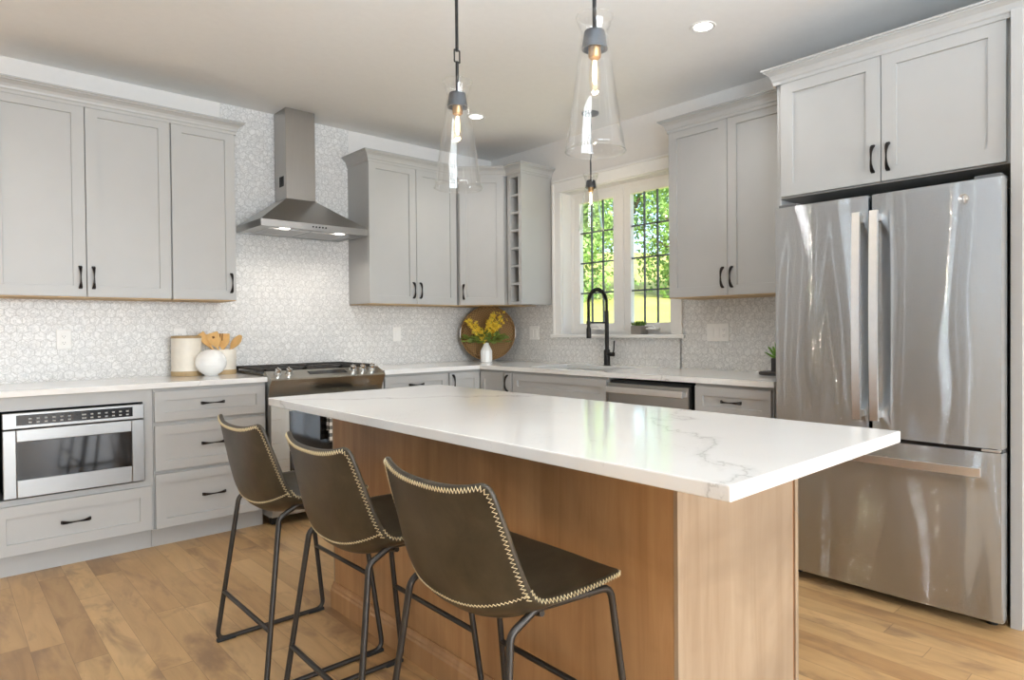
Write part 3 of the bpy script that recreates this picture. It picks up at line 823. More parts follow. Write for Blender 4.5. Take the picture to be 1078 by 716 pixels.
for x0, x1 in ((.01, .10), (FW-.10, FW-.01)):
    MB().box(x0, .03, 1.7575, x1, .14, 1.775, .003).build('hinge_cover', M_FRSIDE, t)
MB().box(FW-.07, .004, .703, FW-.008, .03, .712, .002).build('hinge', M_BAR, t)
# round badge with an interlaced monogram
mb = MB(); lx, lz = .795, 1.688
rot = Matrix.Translation((lx, .004, lz)) @ Matrix.Rotation(PI/2, 4, 'X')
mb.lathe([(0, .003), (.0155, .003), (.0175, .005), (.019, .005), (.020, 0)], (0, 0, 0), 28, rot)
for c, rr, a0, a1 in (((-.005, .002), .006, .6, 5.4), ((.006, -.002), .006, 2.2, 6.6), ((0, 0), .0105, 2.6, 4.2), ((0, 0), .0105, -.6, 1.0)):
    mb.tube([rot @ Vector((c[0]+rr*math.cos(a0+(a1-a0)*i/12), c[1]+rr*math.sin(a0+(a1-a0)*i/12), .004)) for i in range(13)], .0011, 6)
mb.build('badge', M_CHROME, drr, smooth=40)

# ------------------------------------------------------------------ island
IX0, IX1, IY0, IY1 = -2.704, -1.862, -4.070, -1.905
tag(MB().box(IX0, IY0, .8835, IX1, IY1, .914, .003).build('island_countertop', M_QUARTZ), 'large white veined quartz top of the kitchen island', 'countertop')
t = thing('kitchen_island', 'stained maple island base under the white quartz top', 'kitchen island', (-2.17, -2.9, 0))
def I(mb, x0, y0, z0, x1, y1, z1, bev=0.0): mb.box(x0+2.17, y0+2.9, z0, x1+2.17, y1+2.9, z1, bev)
BX0, BX1, BY0, BY1 = -2.467, -1.885, -3.788, -2.0
mb = MB(); I(mb, BX0+.018, BY0+.018, .0, BX1-.02, BY1-.018, .8832); mb.build('carcass', M_MAPLE, t)
mb = MB(); I(mb, BX0, BY0+.012, 0, BX0+.0175, BY1, .8832, .001); mb.build('back_panel', M_MAPLE, t)
mb = MB(); I(mb, BX0+.0185, BY0, 0, BX1-.012, BY0+.0175, .8832, .001); I(mb, BX1-.001, BY0-.002, 0, BX1+.018, BY0+.03, .8832, .001)
mb.build('end_panel', M_MAPLE_LIT, t)
mb = MB(); I(mb, BX1-.012, BY0+.004, 0, BX1-.001, BY0+.018, .8832); mb.build('end_groove', M_GROOVE, t)
mb = MB(); I(mb, BX0-.001, BY0-.001, 0, BX0+.018, BY0+.0115, .8832, .001); mb.build('corner_strip', M_MAPLE_LIT, t); mb = MB(); I(mb, BX0-.001, BY1, 0, BX0+.018, BY1+.008, .8832, .001); mb.build('corner_strip', M_MAPLE_LIT, t)
mb = MB(); I(mb, BX0+.0185, BY1-.0175, 0, BX1, BY1, .8832, .001); mb.build('end_panel', M_MAPLE_LIT, t)
mb = MB()
base_prof = [(0, 0), (-.016, 0), (-.016, .075), (-.012, .083), (-.012, .090), (-.006, .098), (-.004, .108), (0, .108)]
mb.prism([(BX0-.0005+2.17+a, z) for a, z in base_prof], 'y', BY0+2.9-.0015, BY1+2.9+.008)
mb.build('base_moulding', M_MAPLE, t)
for k in range(3):
    y0_ = BY0+.05+.57*k
    mb = MB(); I(mb, BX1-.0195, y0_, .12, BX1-.002, y0_+.55, .86, .002); mb.build('door', M_MAPLE, t)

# ------------------------------------------------------------------ counter stools
def lerp(a, b, t): return a+(b-a)*t
ST = [  # centre x, centre z, edge x, edge z, half width
    (.168, .602, .150, .606, .178), (.174, .606, .163, .610, .205), (.158, .604, .156, .612, .222), (.110, .592, .105, .612, .231), (.05, .576, .045, .611, .234), (-.01, .562, -.012, .611, .235),
    (-.07, .552, -.066, .614, .235), (-.122, .552, -.102, .622, .234), (-.163, .572, -.124, .643, .233), (-.190, .615, -.146, .690, .231),
    (-.206, .678, -.165, .744, .226), (-.218, .745, -.182, .794, .222), (-.226, .802, -.196, .836, .217), (-.231, .838, -.205, .863, .212), (-.234, .853, -.211, .874, .204), (-.235, .858, -.214, .877, .190)]
def catmull(P, n):
    out = []
    for i in range(len(P)-1):
        p0, p1, p2, p3 = P[max(i-1, 0)], P[i], P[i+1], P[min(i+2, len(P)-1)]
        for k in range(n):
            t = k/n
            out.append(tuple(.5*(2*b+(c-a)*t+(2*a-5*b+4*c-d)*t*t+(3*b-a-3*c+d)*t**3) for a, b, c, d in zip(p0, p1, p2, p3)))
    out.append(P[-1]); return out
STS = catmull(ST, 4); NT = 28
TH = .014
def shell_grid():
    top = []
    for cx, cz, ex, ez, hw in STS:
        row = []
        for j in range(NT+1):
            t = -1+2*j/NT; k = abs(t)**2.4
            row.append(Vector((lerp(cx, ex, k), hw*(t*(1.06-.06*t*t)), lerp(cz, ez, k))))
        top.append(row)
    nr = []
    m = len(top)
    for i in range(m):
        r = []
        for j in range(NT+1):
            du = top[min(i+1, m-1)][j]-top[max(i-1, 0)][j]; dv = top[i][min(j+1, NT)]-top[i][max(j-1, 0)]
            n = dv.cross(du); n.normalize(); r.append(n)
        nr.append(r)
    return top, nr
TOP, NRM = shell_grid()
if NRM[20][NT//2].z < 0: NRM = [[-n for n in r] for r in NRM]       # normals point to the sitter (up and forward)
def shell_mesh():
    mb = MB(); b = mb.bm; m = len(TOP)
    A = [[b.verts.new(TOP[i][j]+NRM[i][j]*TH*.5) for j in range(NT+1)] for i in range(m)]
    B = [[b.verts.new(TOP[i][j]-NRM[i][j]*TH*.5) for j in range(NT+1)] for i in range(m)]
    for i in range(m-1):
        for j in range(NT):
            b.faces.new([A[i][j], A[i][j+1], A[i+1][j+1], A[i+1][j]]); b.faces.new([B[i][j+1], B[i][j], B[i+1][j], B[i+1][j+1]])
    loop = [(0, j) for j in range(NT+1)]+[(i, NT) for i in range(1, m)]+[(m-1, j) for j in range(NT-1, -1, -1)]+[(i, 0) for i in range(m-2, 0, -1)]
    cen = Vector((-.05, 0, .66))
    n = len(loop); C = []
    for q in range(n):
        i, j = loop[q]; p = TOP[i][j]
        tg = TOP[loop[(q+1) % n][0]][loop[(q+1) % n][1]]-TOP[loop[q-1][0]][loop[q-1][1]]
        o = tg.cross(NRM[i][j]).normalized()
        inner = TOP[min(max(i, 3), m-4)][min(max(j, 3), NT-3)]
        if o.dot(p-inner) < 0: o = -o
        C.append((b.verts.new(p+o*TH*.38+NRM[i][j]*TH*.2), b.verts.new(p+o*TH*.38-NRM[i][j]*TH*.2)))
    for q in range(n):
        (i, j), (i2, j2) = loop[q], loop[(q+1) % n]; c, d = C[q], C[(q+1) % n]
        b.faces.new([A[i][j], c[0], d[0], A[i2][j2]]); b.faces.new([c[0], c[1], d[1], d[0]]); b.faces.new([c[1], B[i][j], B[i2][j2], d[1]])
    return mb, loop
def zigzag(pts, nrm, side, amp, pitch):
    """resample a line and throw a thread from one side of it to the other"""
    cum = [0]
    for a, c in zip(pts, pts[1:]): cum.append(cum[-1]+(c-a).length)
    n = int(cum[-1]/pitch); out = []; k = 0
    for q in range(n+1):
        s = cum[-1]*q/n
        while k < len(pts)-2 and cum[k+1] < s: k += 1
        f = (s-cum[k])/max(cum[k+1]-cum[k], 1e-9)
        p = pts[k].lerp(pts[k+1], f); nn = nrm[k].lerp(nrm[k+1], f); sd = side[k].lerp(side[k+1], f).normalized()
        out.append(p+nn*.0012+sd*(amp if q % 2 else -amp))
    return out
stool = thing('counter_stool', '', 'stool', (0, 0, 0), 0, 'leather counter stools at the island')
smb, LOOP = shell_mesh()
smb.build('seat_shell', M_LEATHER, stool, smooth=True)
m_ = len(TOP)
def stitch_line(idx, inset):
    P, N_, S = [], [], []
    for q, (i, j) in enumerate(idx):
        ii = min(max(i, 1), m_-2); jj = j
        p = TOP[i][j]; nn = -NRM[i][j]
        inner = TOP[min(max(i, 4), m_-5)][min(max(j, 4), NT-4)]
        a = TOP[idx[min(q+1, len(idx)-1)][0]][idx[min(q+1, len(idx)-1)][1]]-TOP[idx[max(q-1, 0)][0]][idx[max(q-1, 0)][1]]
        o = a.cross(nn).normalized()
        if o.dot(inner-p) < 0: o = -o
        P.append(p+nn*TH*.5+o*inset); N_.append(nn); S.append(o)
    return P, N_, S
IJ = 33                                                              # row of the V where the seat edge turns up into the back
edge_idx = [(i, 0) for i in range(IJ-2, m_-1)]+[(m_-1, j) for j in range(0, NT+1)]+[(i, NT) for i in range(m_-2, IJ-3, -1)]
P, N_, S = stitch_line(edge_idx, .0055)
mb = MB(); mb.tube(zigzag(P, N_, S, .0052, .0052), .0013, 4); mb.build('edge_stitching', M_STITCH, stool)['label'] = 'cream zigzag stitching along the back edge'
# round the seat the thread lies on the outward face of the edge
rim_idx = [(i, 0) for i in range(IJ, 1, -1)]+[(1, j) for j in range(1, NT)]+[(i, NT) for i in range(2, IJ+1)]
P, N_, S = [], [], []
for q, (i, j) in enumerate(rim_idx):
    a = rim_idx[min(q+1, len(rim_idx)-1)]; c = rim_idx[max(q-1, 0)]
    o = (TOP[a[0]][a[1]]-TOP[c[0]][c[1]]).cross(NRM[i][j]).normalized()
    inner = TOP[min(max(i, 4), m_-5)][min(max(j, 4), NT-4)]
    if o.dot(TOP[i][j]-inner) < 0: o = -o
    P.append(TOP[i][j]+o*TH*.40-NRM[i][j]*.0005); N_.append(o); S.append(NRM[i][j])
mb = MB(); mb.tube(zigzag(P, N_, S, .0050, .0052), .0013, 4); mb.build('seat_stitching', M_STITCH, stool)['label'] = 'cream zigzag stitching round the seat edge'
def surf(fi, j):
    i = int(fi); f = fi-i; return TOP[i][j].lerp(TOP[i+1][j], f), NRM[i][j].lerp(NRM[i+1][j], f)
P, N_, S = [], [], []
for j in range(0, NT+1):
    t = abs(-1+2*j/NT); fi = 34.2+(IJ-.5-34.2)*t**3
    p, n = surf(fi, j); p2, _ = surf(fi+1.5, j)
    P.append(p-n*TH*.5); N_.append(-n); S.append((p2-p).normalized())
mb = MB(); mb.tube(zigzag(P, N_, S, .0030, .0052), .0012, 4); mb.build('seam_stitching', M_STITCH, stool)['label'] = 'tan stitched seam across the lower back'
TR = .0088
for s in (-1, 1):
    pts = [(-.222, s*.252, TR), (.202, s*.252, TR), (.130, s*.224, .588), (-.085, s*.205, .594), (-.152, s*.200, .556)]
    path = fillet(pts, .034, 6, True)
    mb = MB(); mb.tube(path, TR, 10, True); fr = mb.build('side_frame', M_FRAME, stool, smooth=True)
    for x in (-.188, .168):
        MB().box(x-.034, s*.252-.011, 0, x+.034, s*.252+.011, .012, .003).build('foot_pad', M_RUB, fr)
def leg_at(front, z):
    a = (.202, .252, TR) if front else (-.222, .252, TR); b = (.130, .224, .588) if front else (-.152, .200, .556)
    f = (z-a[2])/(b[2]-a[2]); return lerp(a[0], b[0], f), lerp(a[1], b[1], f)
for front, z in ((True, .285), (False, .195)):
    x, y = leg_at(front, z)
    MB().tube([(x, -y, z), (x, y, z)], TR*.92, 10).build('footrest', M_FRAME, stool, smooth=True)
mb = MB()
for x in (-.07, .075): mb.tube([(x, -.208, .580), (x, -.1, .556), (x, .1, .556), (x, .208, .580)], .0075, 8)
mb.box(-.11, -.09, .549, .11, .09, .556, .002)
mb.build('seat_bracket', M_FRAME, stool, smooth=40)
SPOTS = [(-2.718, -2.243, 0, 'brown leather counter stool farthest from the camera, beside the range'),
         (-2.710, -2.862, -1.0, 'middle brown leather counter stool between the two others'),
         (-2.700, -3.447, -1.0, 'brown leather counter stool nearest the camera, its seat front showing')]
for k, (x, y, a, lab) in enumerate(SPOTS):
    s = stool if k == 0 else copy_tree(stool)
    s.location = (x, y, 0); s.rotation_euler = (0, 0, math.radians(a)); s['label'] = lab

# ------------------------------------------------------------------ pendants
SHADE = [(.055, .395), (.049, .372), (.041, .350), (.0392, .338), (.042, .320), (.047, .29), (.060, .20), (.073, .11), (.086, .02), (.0895, 0)]
def pendant(label, x, y, zb, rod_to, link):
    t = thing('pendant_light', label, 'pendant light', (x, y, zb), 0, 'clear glass pendant lights')
    mb = MB(); mb.lathe(SHADE, (0, 0, 0), 40)
    g = mb.build('glass_shade', M_GLASS, t, smooth=True)
    mb = MB()
    for r, z in ((SHADE[0][0], SHADE[0][1]), (SHADE[-1][0], SHADE[-1][1])): mb = MB(); mb.tube([(r*math.cos(2*PI*i/40), r*math.sin(2*PI*i/40), z) for i in range(40)], .0022, 6, True); mb.build('rolled_rim', M_GLASS, g, smooth=True)
    sd = g.modifiers.new('thickness', 'SOLIDIFY'); sd.thickness = .0025; sd.offset = 1
    mb = MB(); mb.lathe([(0, .352), (.030, .352), (.0315, .348), (.0385, .302), (.0385, .300), (.034, .300), (.028, .345)], (0, 0, 0), 32); mb.build('socket_cap', M_GREYCAP, t, smooth=35)
    mb = MB(); mb.lathe([(.0, .325), (.019, .325), (.019, .278), (.016, .274), (0, .274)], (0, 0, 0), 20); mb.build('socket', plain('brass_socket', srgb(168, 132, 88), .35, .8), t, smooth=40)
    mb = MB(); mb.lathe([(.011, .274), (.012, .262), (.016, .242), (.018, .215), (.016, .190), (.009, .178), (0, .175)], (0, 0, 0), 20); mb.build('bulb', m_glass('bulb_glass', (1, .97, .9), .03, .4), t, smooth=True)
    mb = MB(); mb.lathe([(0, .268), (.005, .266), (.007, .24), (.007, .215), (.004, .20), (0, .198)], (0, 0, 0), 12); mb.build('filament', M_BULB, t, smooth=True)
    top = CE-zb
    mb = MB()
    if link:
        mb.tube([(0, 0, .350), (0, 0, .470)], .006, 8); mb.tube([(0, 0, .508), (0, 0, top-.02)], .006, 8)
        mb.tube(fillet([(-.012, 0, .468), (.012, 0, .468), (.012, 0, .512), (-.012, 0, .512)], .002, 2, True), .003, 6, True)
    else:
        mb.tube([(0, 0, .350), (0, 0, .49)], .0055, 8)
        mb.tube([(.006*math.sin(k*.9)*(1 if k < 18 else 0), .004*math.cos(k*.7)*(1 if k < 18 else 0), .49+(top-.51)*k/20) for k in range(21)], .0045, 6)
    mb.build('rod', M_BLACK if link else M_GREYCAP, t, smooth=40)
    mb = MB(); mb.lathe([(0, top-.028), (.02, top-.026), (.055, top-.014), (.062, top-.006), (.062, top-.0005), (0, top-.0005)], (0, 0, 0), 28); mb.build('canopy', M_GREYCAP, t, smooth=40)
    light('pendant_bulb', 'POINT', (x, y, zb+.20), 3.0, (1, .85, .65), shadow_soft_size=.008)
    return t
pendant('clear glass pendant lamp over the far end of the island', -2.285, -2.680, 1.718, CE, True)
pendant('clear glass pendant lamp over the near end of the island', -2.285, -3.372, 1.716, CE, True)
pendant('smaller-looking glass pendant lamp hanging before the window', -.315, -1.525, 1.885, CE, False)

# recessed ceiling lights
for x, y, lab in ((-.862, -2.814, 'round recessed ceiling light nearer the refrigerator'), (-.864, -.918, 'round recessed ceiling light above the corner cabinets'),
                  ):
    t = thing('recessed_light', lab, 'ceiling light', (x, y, CE), 0, 'recessed ceiling lights')
    MB().lathe([(.046, -.001), (.050, -.004), (.062, -.004), (.066, -.0005)], (0, 0, 0), 32).build('trim_ring', M_WHITEPL, t, smooth=40)
    MB().lathe([(0, -.0015), (.047, -.0015)], (0, 0, 0), 32).build('lens', M_LENS, t)
for x, y in ((-.862, -2.814), (-.864, -.918), (-3.9, -.95), (-3.9, -2.814), (-3.9, -5.2), (-.9, -5.2)):
    light('downlight_and_fill', 'SPOT', (x, y, CE-.02), 16, (1, .98, .95), (0, 0, -1), spot_size=2.3, spot_blend=.7, shadow_soft_size=.05)  # spots without a recessed light above them are added unseen fill

# ------------------------------------------------------------------ faucet
t = thing('faucet', 'black spring-neck kitchen faucet below the window', 'faucet', (-.085, -1.462, .914))
mb = MB(); mb.lathe([(0, 0), (.027, 0), (.027, .004), (.0235, .008), (.0235, .115), (.019, .12), (.0, .12)], (0, 0, 0), 24); mb.build('base', M_BLACK, t, smooth=40)
mb = MB(); mb.tube([(0, 0, .10), (0, 0, .405)], .0155, 14); mb.build('post', M_BLACK, t, smooth=40)
arc = [(0, 0, .40)]+[(-.098+.098*math.cos(PI*k/20), 0, .455+.105*math.sin(PI*k/20)) for k in range(21)]+[(-.196, 0, .41), (-.196, 0, .36)]
mb = MB(); mb.tube(arc, .0085, 10); mb.build('hose', M_BLACK, t, smooth=True)
arcv = [Vector(p) for p in arc]; P = []
for a, c in zip(arcv, arcv[1:]):
    n = max(2, int((c-a).length/.0008)); P += [a.lerp(c, k/n) for k in range(n)]
mb = MB(); pts = []
for k, p in enumerate(P):
    tg = (P[min(k+1, len(P)-1)]-P[max(k-1, 0)]).normalized(); u = Vector((0, 1, 0)); w = tg.cross(u)
    ph = k*.0008/.0085*2*PI; pts.append(p+(u*math.cos(ph)+w*math.sin(ph))*.0125)
mb.tube(pts, .0022, 5); mb.build('spring', M_BLACK, t, smooth=True)
mb = MB(); mb.lathe([(0, .205), (.016, .205), (.0175, .21), (.0175, .27), (.012, .29), (.011, .365), (0, .365)], (-.196, 0, 0), 18); mb.build('spray_head', M_BLACK, t, smooth=40)
mb = MB(); mb.tube([(0, 0, .318), (-.186, 0, .318)], .0065, 10); mb.lathe([(.014, -.012), (.0165, -.012), (.0165, .012), (.014, .012)], (-.196, 0, .318), 16); mb.build('docking_arm', M_BLACK, t, smooth=40)
mb = MB(); mb.tube([(0, -.01, .085), (0, -.065, .085)], .0165, 12); mb.tube([(0, -.058, .085), (.0, -.066, .115), (0, -.072, .185)], .005, 8); mb.build('lever', M_BLACK, t, smooth=40)

# ------------------------------------------------------------------ outlets and switches
def plate(label, cat, loc, rz, w, kinds, name='outlet'):
    t = thing(name, label, cat, loc, rz, 'white wall plates')
    MB().box(-w/2, -.007, -.058, w/2, 0, .058, .003).build('cover_plate', M_WHITEPL, t)
    n = len(kinds)
    for k, kd in enumerate(kinds):
        x = (k-(n-1)/2)*.046
        if kd == 's':
            MB().box(x-.016, -.010, -.033, x+.016, -.0065, .033, .002).build('rocker', M_WHITEPL, t)
        else:
            mb = MB().box(x-.016, -.009, -.033, x+.016, -.0065, .033, .002); r = mb.build('receptacle', M_WHITEPL, t)
            mb = MB()
            for dz in (-.018, .018):
                for dx in (-.006, .006): mb.box(x+dx-.001, -.0096, dz-.004, x+dx+.001, -.0088, dz+.005)
                mb.box(x-.002, -.0096, dz-.011, x+.002, -.0088, dz-.007)
            mb.build('slots', M_SLOT, r)
plate('white wall outlet on the mosaic at far left', 'outlet', (-3.160, -.008, 1.152), 0, .072, 'o')
plate('white wall outlet partly hidden behind the tall canister', 'outlet', (-2.560, -.008, 1.155), 0, .072, 'o')
plate('white wall plate on the mosaic right of the range', 'switch', (-.992, -.008, 1.155), 0, .072, 's', 'light_switch')
plate('white wall plate left of the window near the woven tray', 'switch', (-.008, -.578, 1.155), RB, .118, 'ss', 'light_switch')
plate('wide white wall plate with two switches and an outlet right of the window', 'switch', (-.008, -2.358, 1.158), RB, .164, 'sso', 'light_switch')

# ------------------------------------------------------------------ things on the counters
ZT = .9142
t = thing('canister', 'tall cream canister with tan bands beside the white pot', 'canister', (-2.547, -.105, ZT))
MB().lathe([(0, .002), (.082, .002), (.085, .03), (.085, .235), (0, .235)], (0, 0, 0), 40).build('body', M_CREAM, t, smooth=40)
MB().lathe([(.0, 0), (.085, 0), (.0868, .004), (.0868, .028), (.0852, .03), (.0, .03)], (0, 0, 0), 40).build('base_band', M_TAN, t, smooth=40)
MB().lathe([(.0, .252), (.070, .252), (.0835, .249), (.086, .244), (.086, .236), (.0, .236)], (0, 0, 0), 40).build('lid', M_TAN, t, smooth=40)
t = thing('bean_pot', 'round white ribbed pot in front of the cream canisters', 'pot', (-2.445, -.245, ZT))
prof = []
for k in range(37):
    a = -PI/2+PI*k/36; r = .089*math.cos(a); z = .084+.084*math.sin(a)
    r += .0011*math.sin(k*2.1)*math.cos(a)
    if z > .163 or z < .006: continue
    prof.append((r, z))
mb = MB().lathe([(0, .004), (.04, .001)]+prof+[(prof[-1][0]-.006, prof[-1][1]-.003), (0, prof[-1][1]-.005)], (0, 0, 0), 44); mb.build('body', M_CERAM, t, smooth=True)
t = thing('utensil_crock', 'short cream crock with tan base holding wooden utensils', 'crock', (-2.337, -.120, ZT))
MB().lathe([(0, .029), (.076, .029), (.078, .032), (.078, .155), (.0765, .160), (.073, .160), (.072, .155), (.072, .036), (0, .036)], (0, 0, 0), 40).build('body', M_CREAM, t, smooth=40)
MB().lathe([(0, 0), (.078, 0), (.0798, .004), (.0798, .027), (.0782, .029), (0, .029)], (0, 0, 0), 40).build('base_band', M_TAN, t, smooth=40)
def utensil(name, label, base, tip, head, hw, holes=(), roll=0):
    t = thing(name, label, 'utensil', base, 0, 'wooden utensils in the crock')
    v = Vector(tip)-Vector(base); Lh = v.length
    mb = MB(); rows = []
    for i in range(25):
        s = i/24; z = s*Lh
        w = .006
        if name == 'wooden_spoon':
            hs = 1-head/Lh
            if s > hs: q = (s-hs)/(1-hs); w = .006+hw*math.sin(PI*min(1, q*.93+.05))**.75
        else:
            hs = 1-head/Lh
            if s > hs: q = (s-hs)/(1-hs); w = .006+hw*min(1, q*2.2)**.8
        th = .0055 if w < .008 else .0035
        rows.append([(-w, -th, z), (w, -th, z), (w, th, z), (-w, th, z)])
    V = mb.grid(rows, True); mb.bm.faces.new(V[0]); mb.bm.faces.new(V[-1])
    o = mb.build('shaft', M_WOODSP, t, smooth=35)
    z_ = v.normalized(); y_ = Vector((.69, .72, 0)); y_ = (y_-z_*y_.dot(z_)).normalized(); x_ = y_.cross(z_)
    q = Matrix((x_, y_, z_)).transposed().to_4x4() @ Matrix.Rotation(roll, 4, 'Z')
    o.rotation_euler = q.to_euler()
    if holes:
        mb = MB()
        for hx_, hz, w, h in holes: mb.box(hx_-w, -.0042, Lh-hz-h, hx_+w, .0042, Lh-hz+h)
        c = mb.build('slots', plain('slot_shadow_brown', srgb(120, 76, 36), .7), t); c.rotation_euler = o.rotation_euler
cx_, cy_ = -2.337, -.120
utensil('wooden_spatula', 'thin wooden spatula leaning leftmost in the crock', (cx_+.02, cy_, ZT+.042), (cx_-.128, cy_+.02, ZT+.266), .11, .024, roll=1.25)
utensil('slotted_turner', 'wooden turner with a hole leaning in the crock', (cx_+.01, cy_-.02, ZT+.042), (cx_-.068, cy_-.01, ZT+.268), .10, .030, ((0, .03, .007, .007),), roll=.2)
utensil('wooden_fork', 'slotted wooden serving fork standing upright in the crock', (cx_-.01, cy_-.02, ZT+.042), (cx_+.005, cy_+.0, ZT+.262), .10, .033, ((-.018, .022, .003, .024), (-.005, .022, .003, .024)), roll=.1)
utensil('wooden_spoon', 'wooden spoon leaning right in the crock', (cx_-.03, cy_+.02, ZT+.042), (cx_+.120, cy_+.02, ZT+.250), .10, .027, roll=-.4)

# woven tray in the corner, vase and flowers
t = thing('woven_tray', 'round woven tray leaning in the counter corner behind the vase', 'tray', (-.262, -.262, ZT))
tilt_m = Matrix.Rotation(-PI/4, 4, 'Z') @ Matrix.Rotation(PI/2-.16, 4, 'X')
TRR = .238
tm = Matrix.Translation((.0, .0, TRR*math.cos(.16)+.004)) @ Matrix.Translation((TRR*math.sin(.16)*.7071, TRR*math.sin(.16)*.7071, 0)) @ tilt_m
o = MB().lathe([(0, .004), (.215, .004), (.215, -.004), (0, -.004)], (0, 0, 0), 56).build('tray_base', M_WEAVE, t, smooth=40); o.matrix_local = tm
mb = MB()
for k, (r, z) in enumerate(((.220, .002), (.227, .008), (.230, .017), (.231, .026))):
    mb.tube([(r*math.cos(2*PI*i/56), r*math.sin(2*PI*i/56), z) for i in range(56)], .0062, 8, True)
o = mb.build('rim', M_WEAVE, t, smooth=True); o.matrix_local = tm
mb = MB()
for s in (-1, 1): mb.tube(fillet([(s*.224, -.04, .026), (s*.236, -.04, .03), (s*.236, .04, .03), (s*.224, .04, .026)], .01), .004, 6)
o = mb.build('grip', M_BAR, t, smooth=True); o.matrix_local = tm
t = thing('bud_vase', 'small white faceted vase on the counter before the woven tray', 'vase', (-.335, -.335, ZT))
mb = MB().lathe([(0, 0), (.044, 0), (.049, .004), (.050, .095), (.022, .150), (.020, .162), (.016, .162), (.016, .15), (.0, .14)], (0, 0, 0), 10, Matrix.Rotation(.2, 4, 'Z')); mb.build('body', M_CERAM, t)
t = thing('flower_bunch', 'yellow flowers with green leaves in the white vase', 'flowers', (-.335, -.335, ZT+.145))
rr = random.Random(3)
lat = Vector((.7243, -.6893, 0)); dep = Vector((.69, .72, 0))
def wpt(u, d, z): return lat*u+dep*d+Vector((0, 0, z))
ends = [(-.15, .0, .215), (-.11, -.02, .165), (-.065, .02, .12), (.05, .0, .22), (.065, -.02, .275), (.045, .02, .155), (.15, .0, .25), (-.04, -.03, .075), (.10, .01, .17), (-.085, -.03, .13), (.06, -.03, .24)]
mb = MB()
stems = []
for e_ in ends:
    p1 = wpt(*e_); pts = [Vector((0, 0, -.02)), Vector((p1.x*.12, p1.y*.12, .02)), Vector((p1.x*.5, p1.y*.5, p1.z*.55)), p1]
    pts = [tuple(q) for q in catmull([tuple(q) for q in pts], 5)]; stems.append(pts); mb.tube(pts, .0018, 5)
mb.build('stems', M_LEAF, t, smooth=True)
def leafquad(mb, p, d, n, l, w):
    s = d.cross(n).normalized(); k = d.normalized()
    a, b_, c_, e_ = p, p+k*l*.5+s*w, p+k*l, p+k*l*.5-s*w
    m1 = p+k*l*.5+n.normalized()*w*.3
    mb.quad(a, b_, c_, m1); mb.quad(a, m1, c_, e_)
def rv(s=1): return Vector((rr.uniform(-1, 1), rr.uniform(-1, 1), rr.uniform(-1, 1)))*s
for pts in stems:
    end = Vector(pts[-1]); mb = MB()
    for k in range(40):
        f = rr.random()**.7; i = min(len(pts)-2, int((.55+.45*f)*(len(pts)-1))); q = Vector(pts[i]).lerp(Vector(pts[i+1]), rr.random())+rv(.030)
        n0 = rv()
        for a in range(4):
            d = Matrix.Rotation(a*PI/2, 3, n0.normalized()) @ n0.orthogonal().normalized()
            leafquad(mb, q, d+n0*.15, n0, .017, .0055)
    if end.z < .10: mb.bm.free(); continue
    mb.build('flower_cluster', M_YELLOW, t)
mb = MB()
for k in range(120):
    u = rr.uniform(-.21, .19); q = wpt(u*rr.uniform(.1, 1), rr.uniform(-.05, .05), rr.uniform(.015, .085))
    d = wpt(u*4, rr.uniform(-.3, .3), rr.uniform(-.25, .45)); leafquad(mb, q, d, rv()+Vector((0, 0, .8)), rr.uniform(.05, .09), rr.uniform(.011, .018))
mb.build('leaves', M_LEAF, t)

# window-sill pot
t = thing('potted_grass', 'small grey pot of grass on the window sill', 'plant', (.045, -1.665, WZ0))
MB().box(-.045, -.047, 0, .045, .047, .062, .006).build('pot', M_CONC, t)
mb = MB()
for k in range(160):
    x, y = rr.uniform(-.038, .038), rr.uniform(-.04, .04); leafquad(mb, Vector((x, y, .058)), Vector((rr.uniform(-.4, .4), rr.uniform(-.4, .4), 1)), rv(), rr.uniform(.028, .048), .003)
mb.build('foliage', M_MOSS, t)
# succulent by the fridge
t = thing('coaster', 'round dark slate coaster under the succulent pot', 'coaster', (-.175, -2.855, ZT))
MB().lathe([(0, 0), (.100, 0), (.104, .004), (.104, .014), (.100, .018), (0, .018)], (0, 0, 0), 36).build('disc', M_DPOT, t, smooth=40)
t = thing('succulent', 'small green succulent in a charcoal pot beside the refrigerator', 'plant', (-.175, -2.868, ZT+.0185))
MB().prism([(-.036, -.036), (.036, -.036), (.036, .036), (-.036, .036)], 'z', 0, .078).build('pot', M_DPOT, t)
mb = MB()
for k in range(26):
    a = k*2.4; el = .35+1.1*((k % 13)/13); ln = .075+.03*rr.random()
    d = Vector((math.cos(a)*math.cos(el), math.sin(a)*math.cos(el), math.sin(el)))
    p0 = Vector((math.cos(a)*.012, math.sin(a)*.012, .078))
    mb.tube([p0, p0+d*ln*.4+Vector((0, 0, -.004)), p0+d*ln*.8, p0+d*ln], .006, 5, rs=[.006, .0075, .004, .0008])
mb.build('leaves', M_SUCC, t, smooth=True)

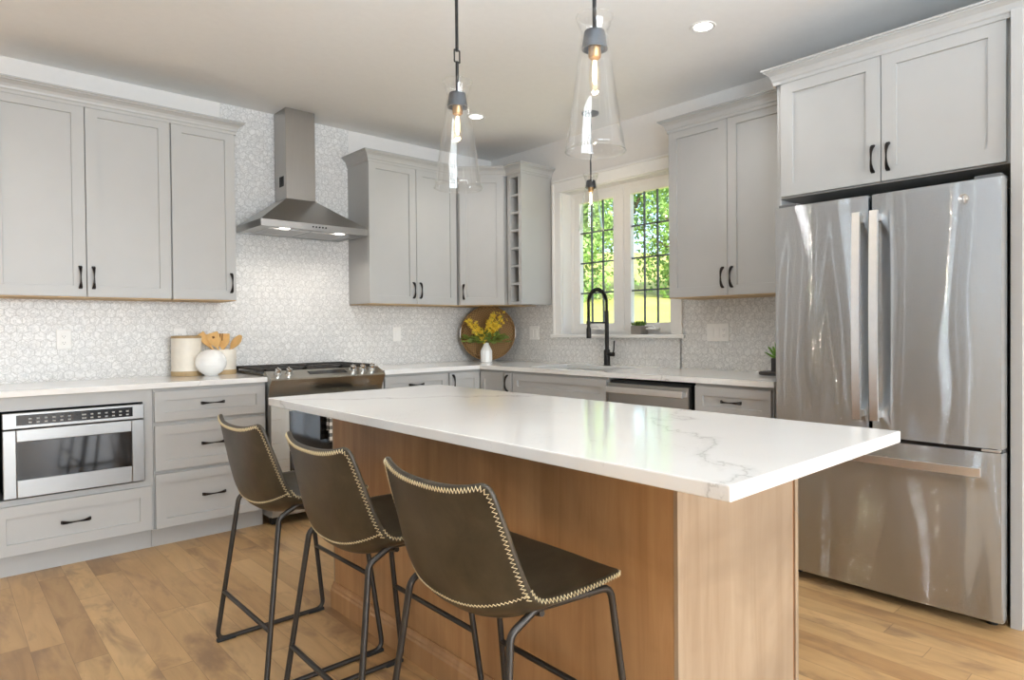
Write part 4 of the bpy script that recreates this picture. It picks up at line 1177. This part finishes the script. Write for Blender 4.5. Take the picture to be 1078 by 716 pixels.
# ------------------------------------------------------------------ outdoors
def gz(x, y):
    d = x*.72+y*.69; return -.5+.150*max(0, d-2)
mb = MB(); rows = []
for i in range(31):
    rows.append([(.4+i*1.9, -25+j*2.6, gz(.4+i*1.9, -25+j*2.6)+.12*math.sin(i*1.3+j*.7)) for j in range(32)])
mb.grid(rows); struct('ground', mb, M_MEADOW, smooth=True)
def tree(k, x, y, hgt, rad, mi, lab):
    z0 = gz(x, y)-.1; t = thing('tree', lab, 'tree', (x, y, z0), 0, 'trees beyond the meadow'); r = random.Random(k)
    mb = MB(); mb.tube([(0, 0, 0), (.1, 0, hgt*.4), (0, .1, hgt*.85)], .2, 8, rs=[.22, .15, .05])
    for q in range(5):
        a = q*1.26+k; mb.tube([(0.05, 0, hgt*(.3+.09*q)), (math.cos(a)*rad*.6, math.sin(a)*rad*.6, hgt*(.42+.1*q))], .06, 6)
    mb.build('trunk', M_BARK, t, smooth=True)
    mb = MB()
    lobes = [(r.uniform(-.55, .55)*rad, r.uniform(-.55, .55)*rad, hgt*r.uniform(.06, .92), rad*r.uniform(.35, .6)) for _ in range(24)]
    for q in range(6500):
        lx_, ly_, lz_, lr = r.choice(lobes)
        v = Vector((r.gauss(0, 1), r.gauss(0, 1), r.gauss(0, 1))).normalized()*lr*r.uniform(.75, 1.05)
        p = Vector((lx_, ly_, lz_))+v
        if p.z < .1: continue
        d = Vector((r.gauss(0, 1), r.gauss(0, 1), r.gauss(0, 1))); leafquad(mb, p, d, v+Vector((r.gauss(0, .3), r.gauss(0, .3), r.gauss(0, .3)))*lr, r.uniform(.13, .24), r.uniform(.045, .08))
    mb.build('crown', M_TREES[mi], t, fix=False)
TREES = [(-8.2, 0, 8.5, 2.4, 0), (-5.8, 2.5, 9.5, 2.6, 2), (-3.6, -.5, 6.4, 2.0, 1), (-1.6, 1.8, 8.2, 2.4, 0), (.6, -1.2, 5.6, 1.9, 1), (2.4, 2.2, 9.2, 2.5, 2), (4.4, 0, 7.2, 2.2, 0), (6.6, 1.6, 9.0, 2.5, 1), (9.0, .2, 8.2, 2.5, 2)]
LABS = ['leafy tree beyond the meadow at the right edge of the right window sash', 'tall dark tree behind the meadow in the right window sash', 'low pale bush-like tree in the right window sash', 'broad tree seen through the right window sash', 'small pale tree at the meadow edge behind the window mullion', 'tall dark tree in the left window sash', 'mid green tree seen through the left window sash', 'pale tall tree at the left edge of the left sash', 'dark tree beyond the left window jamb']
for k, (lt, dp, hgt, rad, mi) in enumerate(TREES):
    x = 16.5-.69*lt+.72*dp; y = 14.0+.72*lt+.69*dp
    tree(k, x, y, hgt, rad, mi, LABS[k])
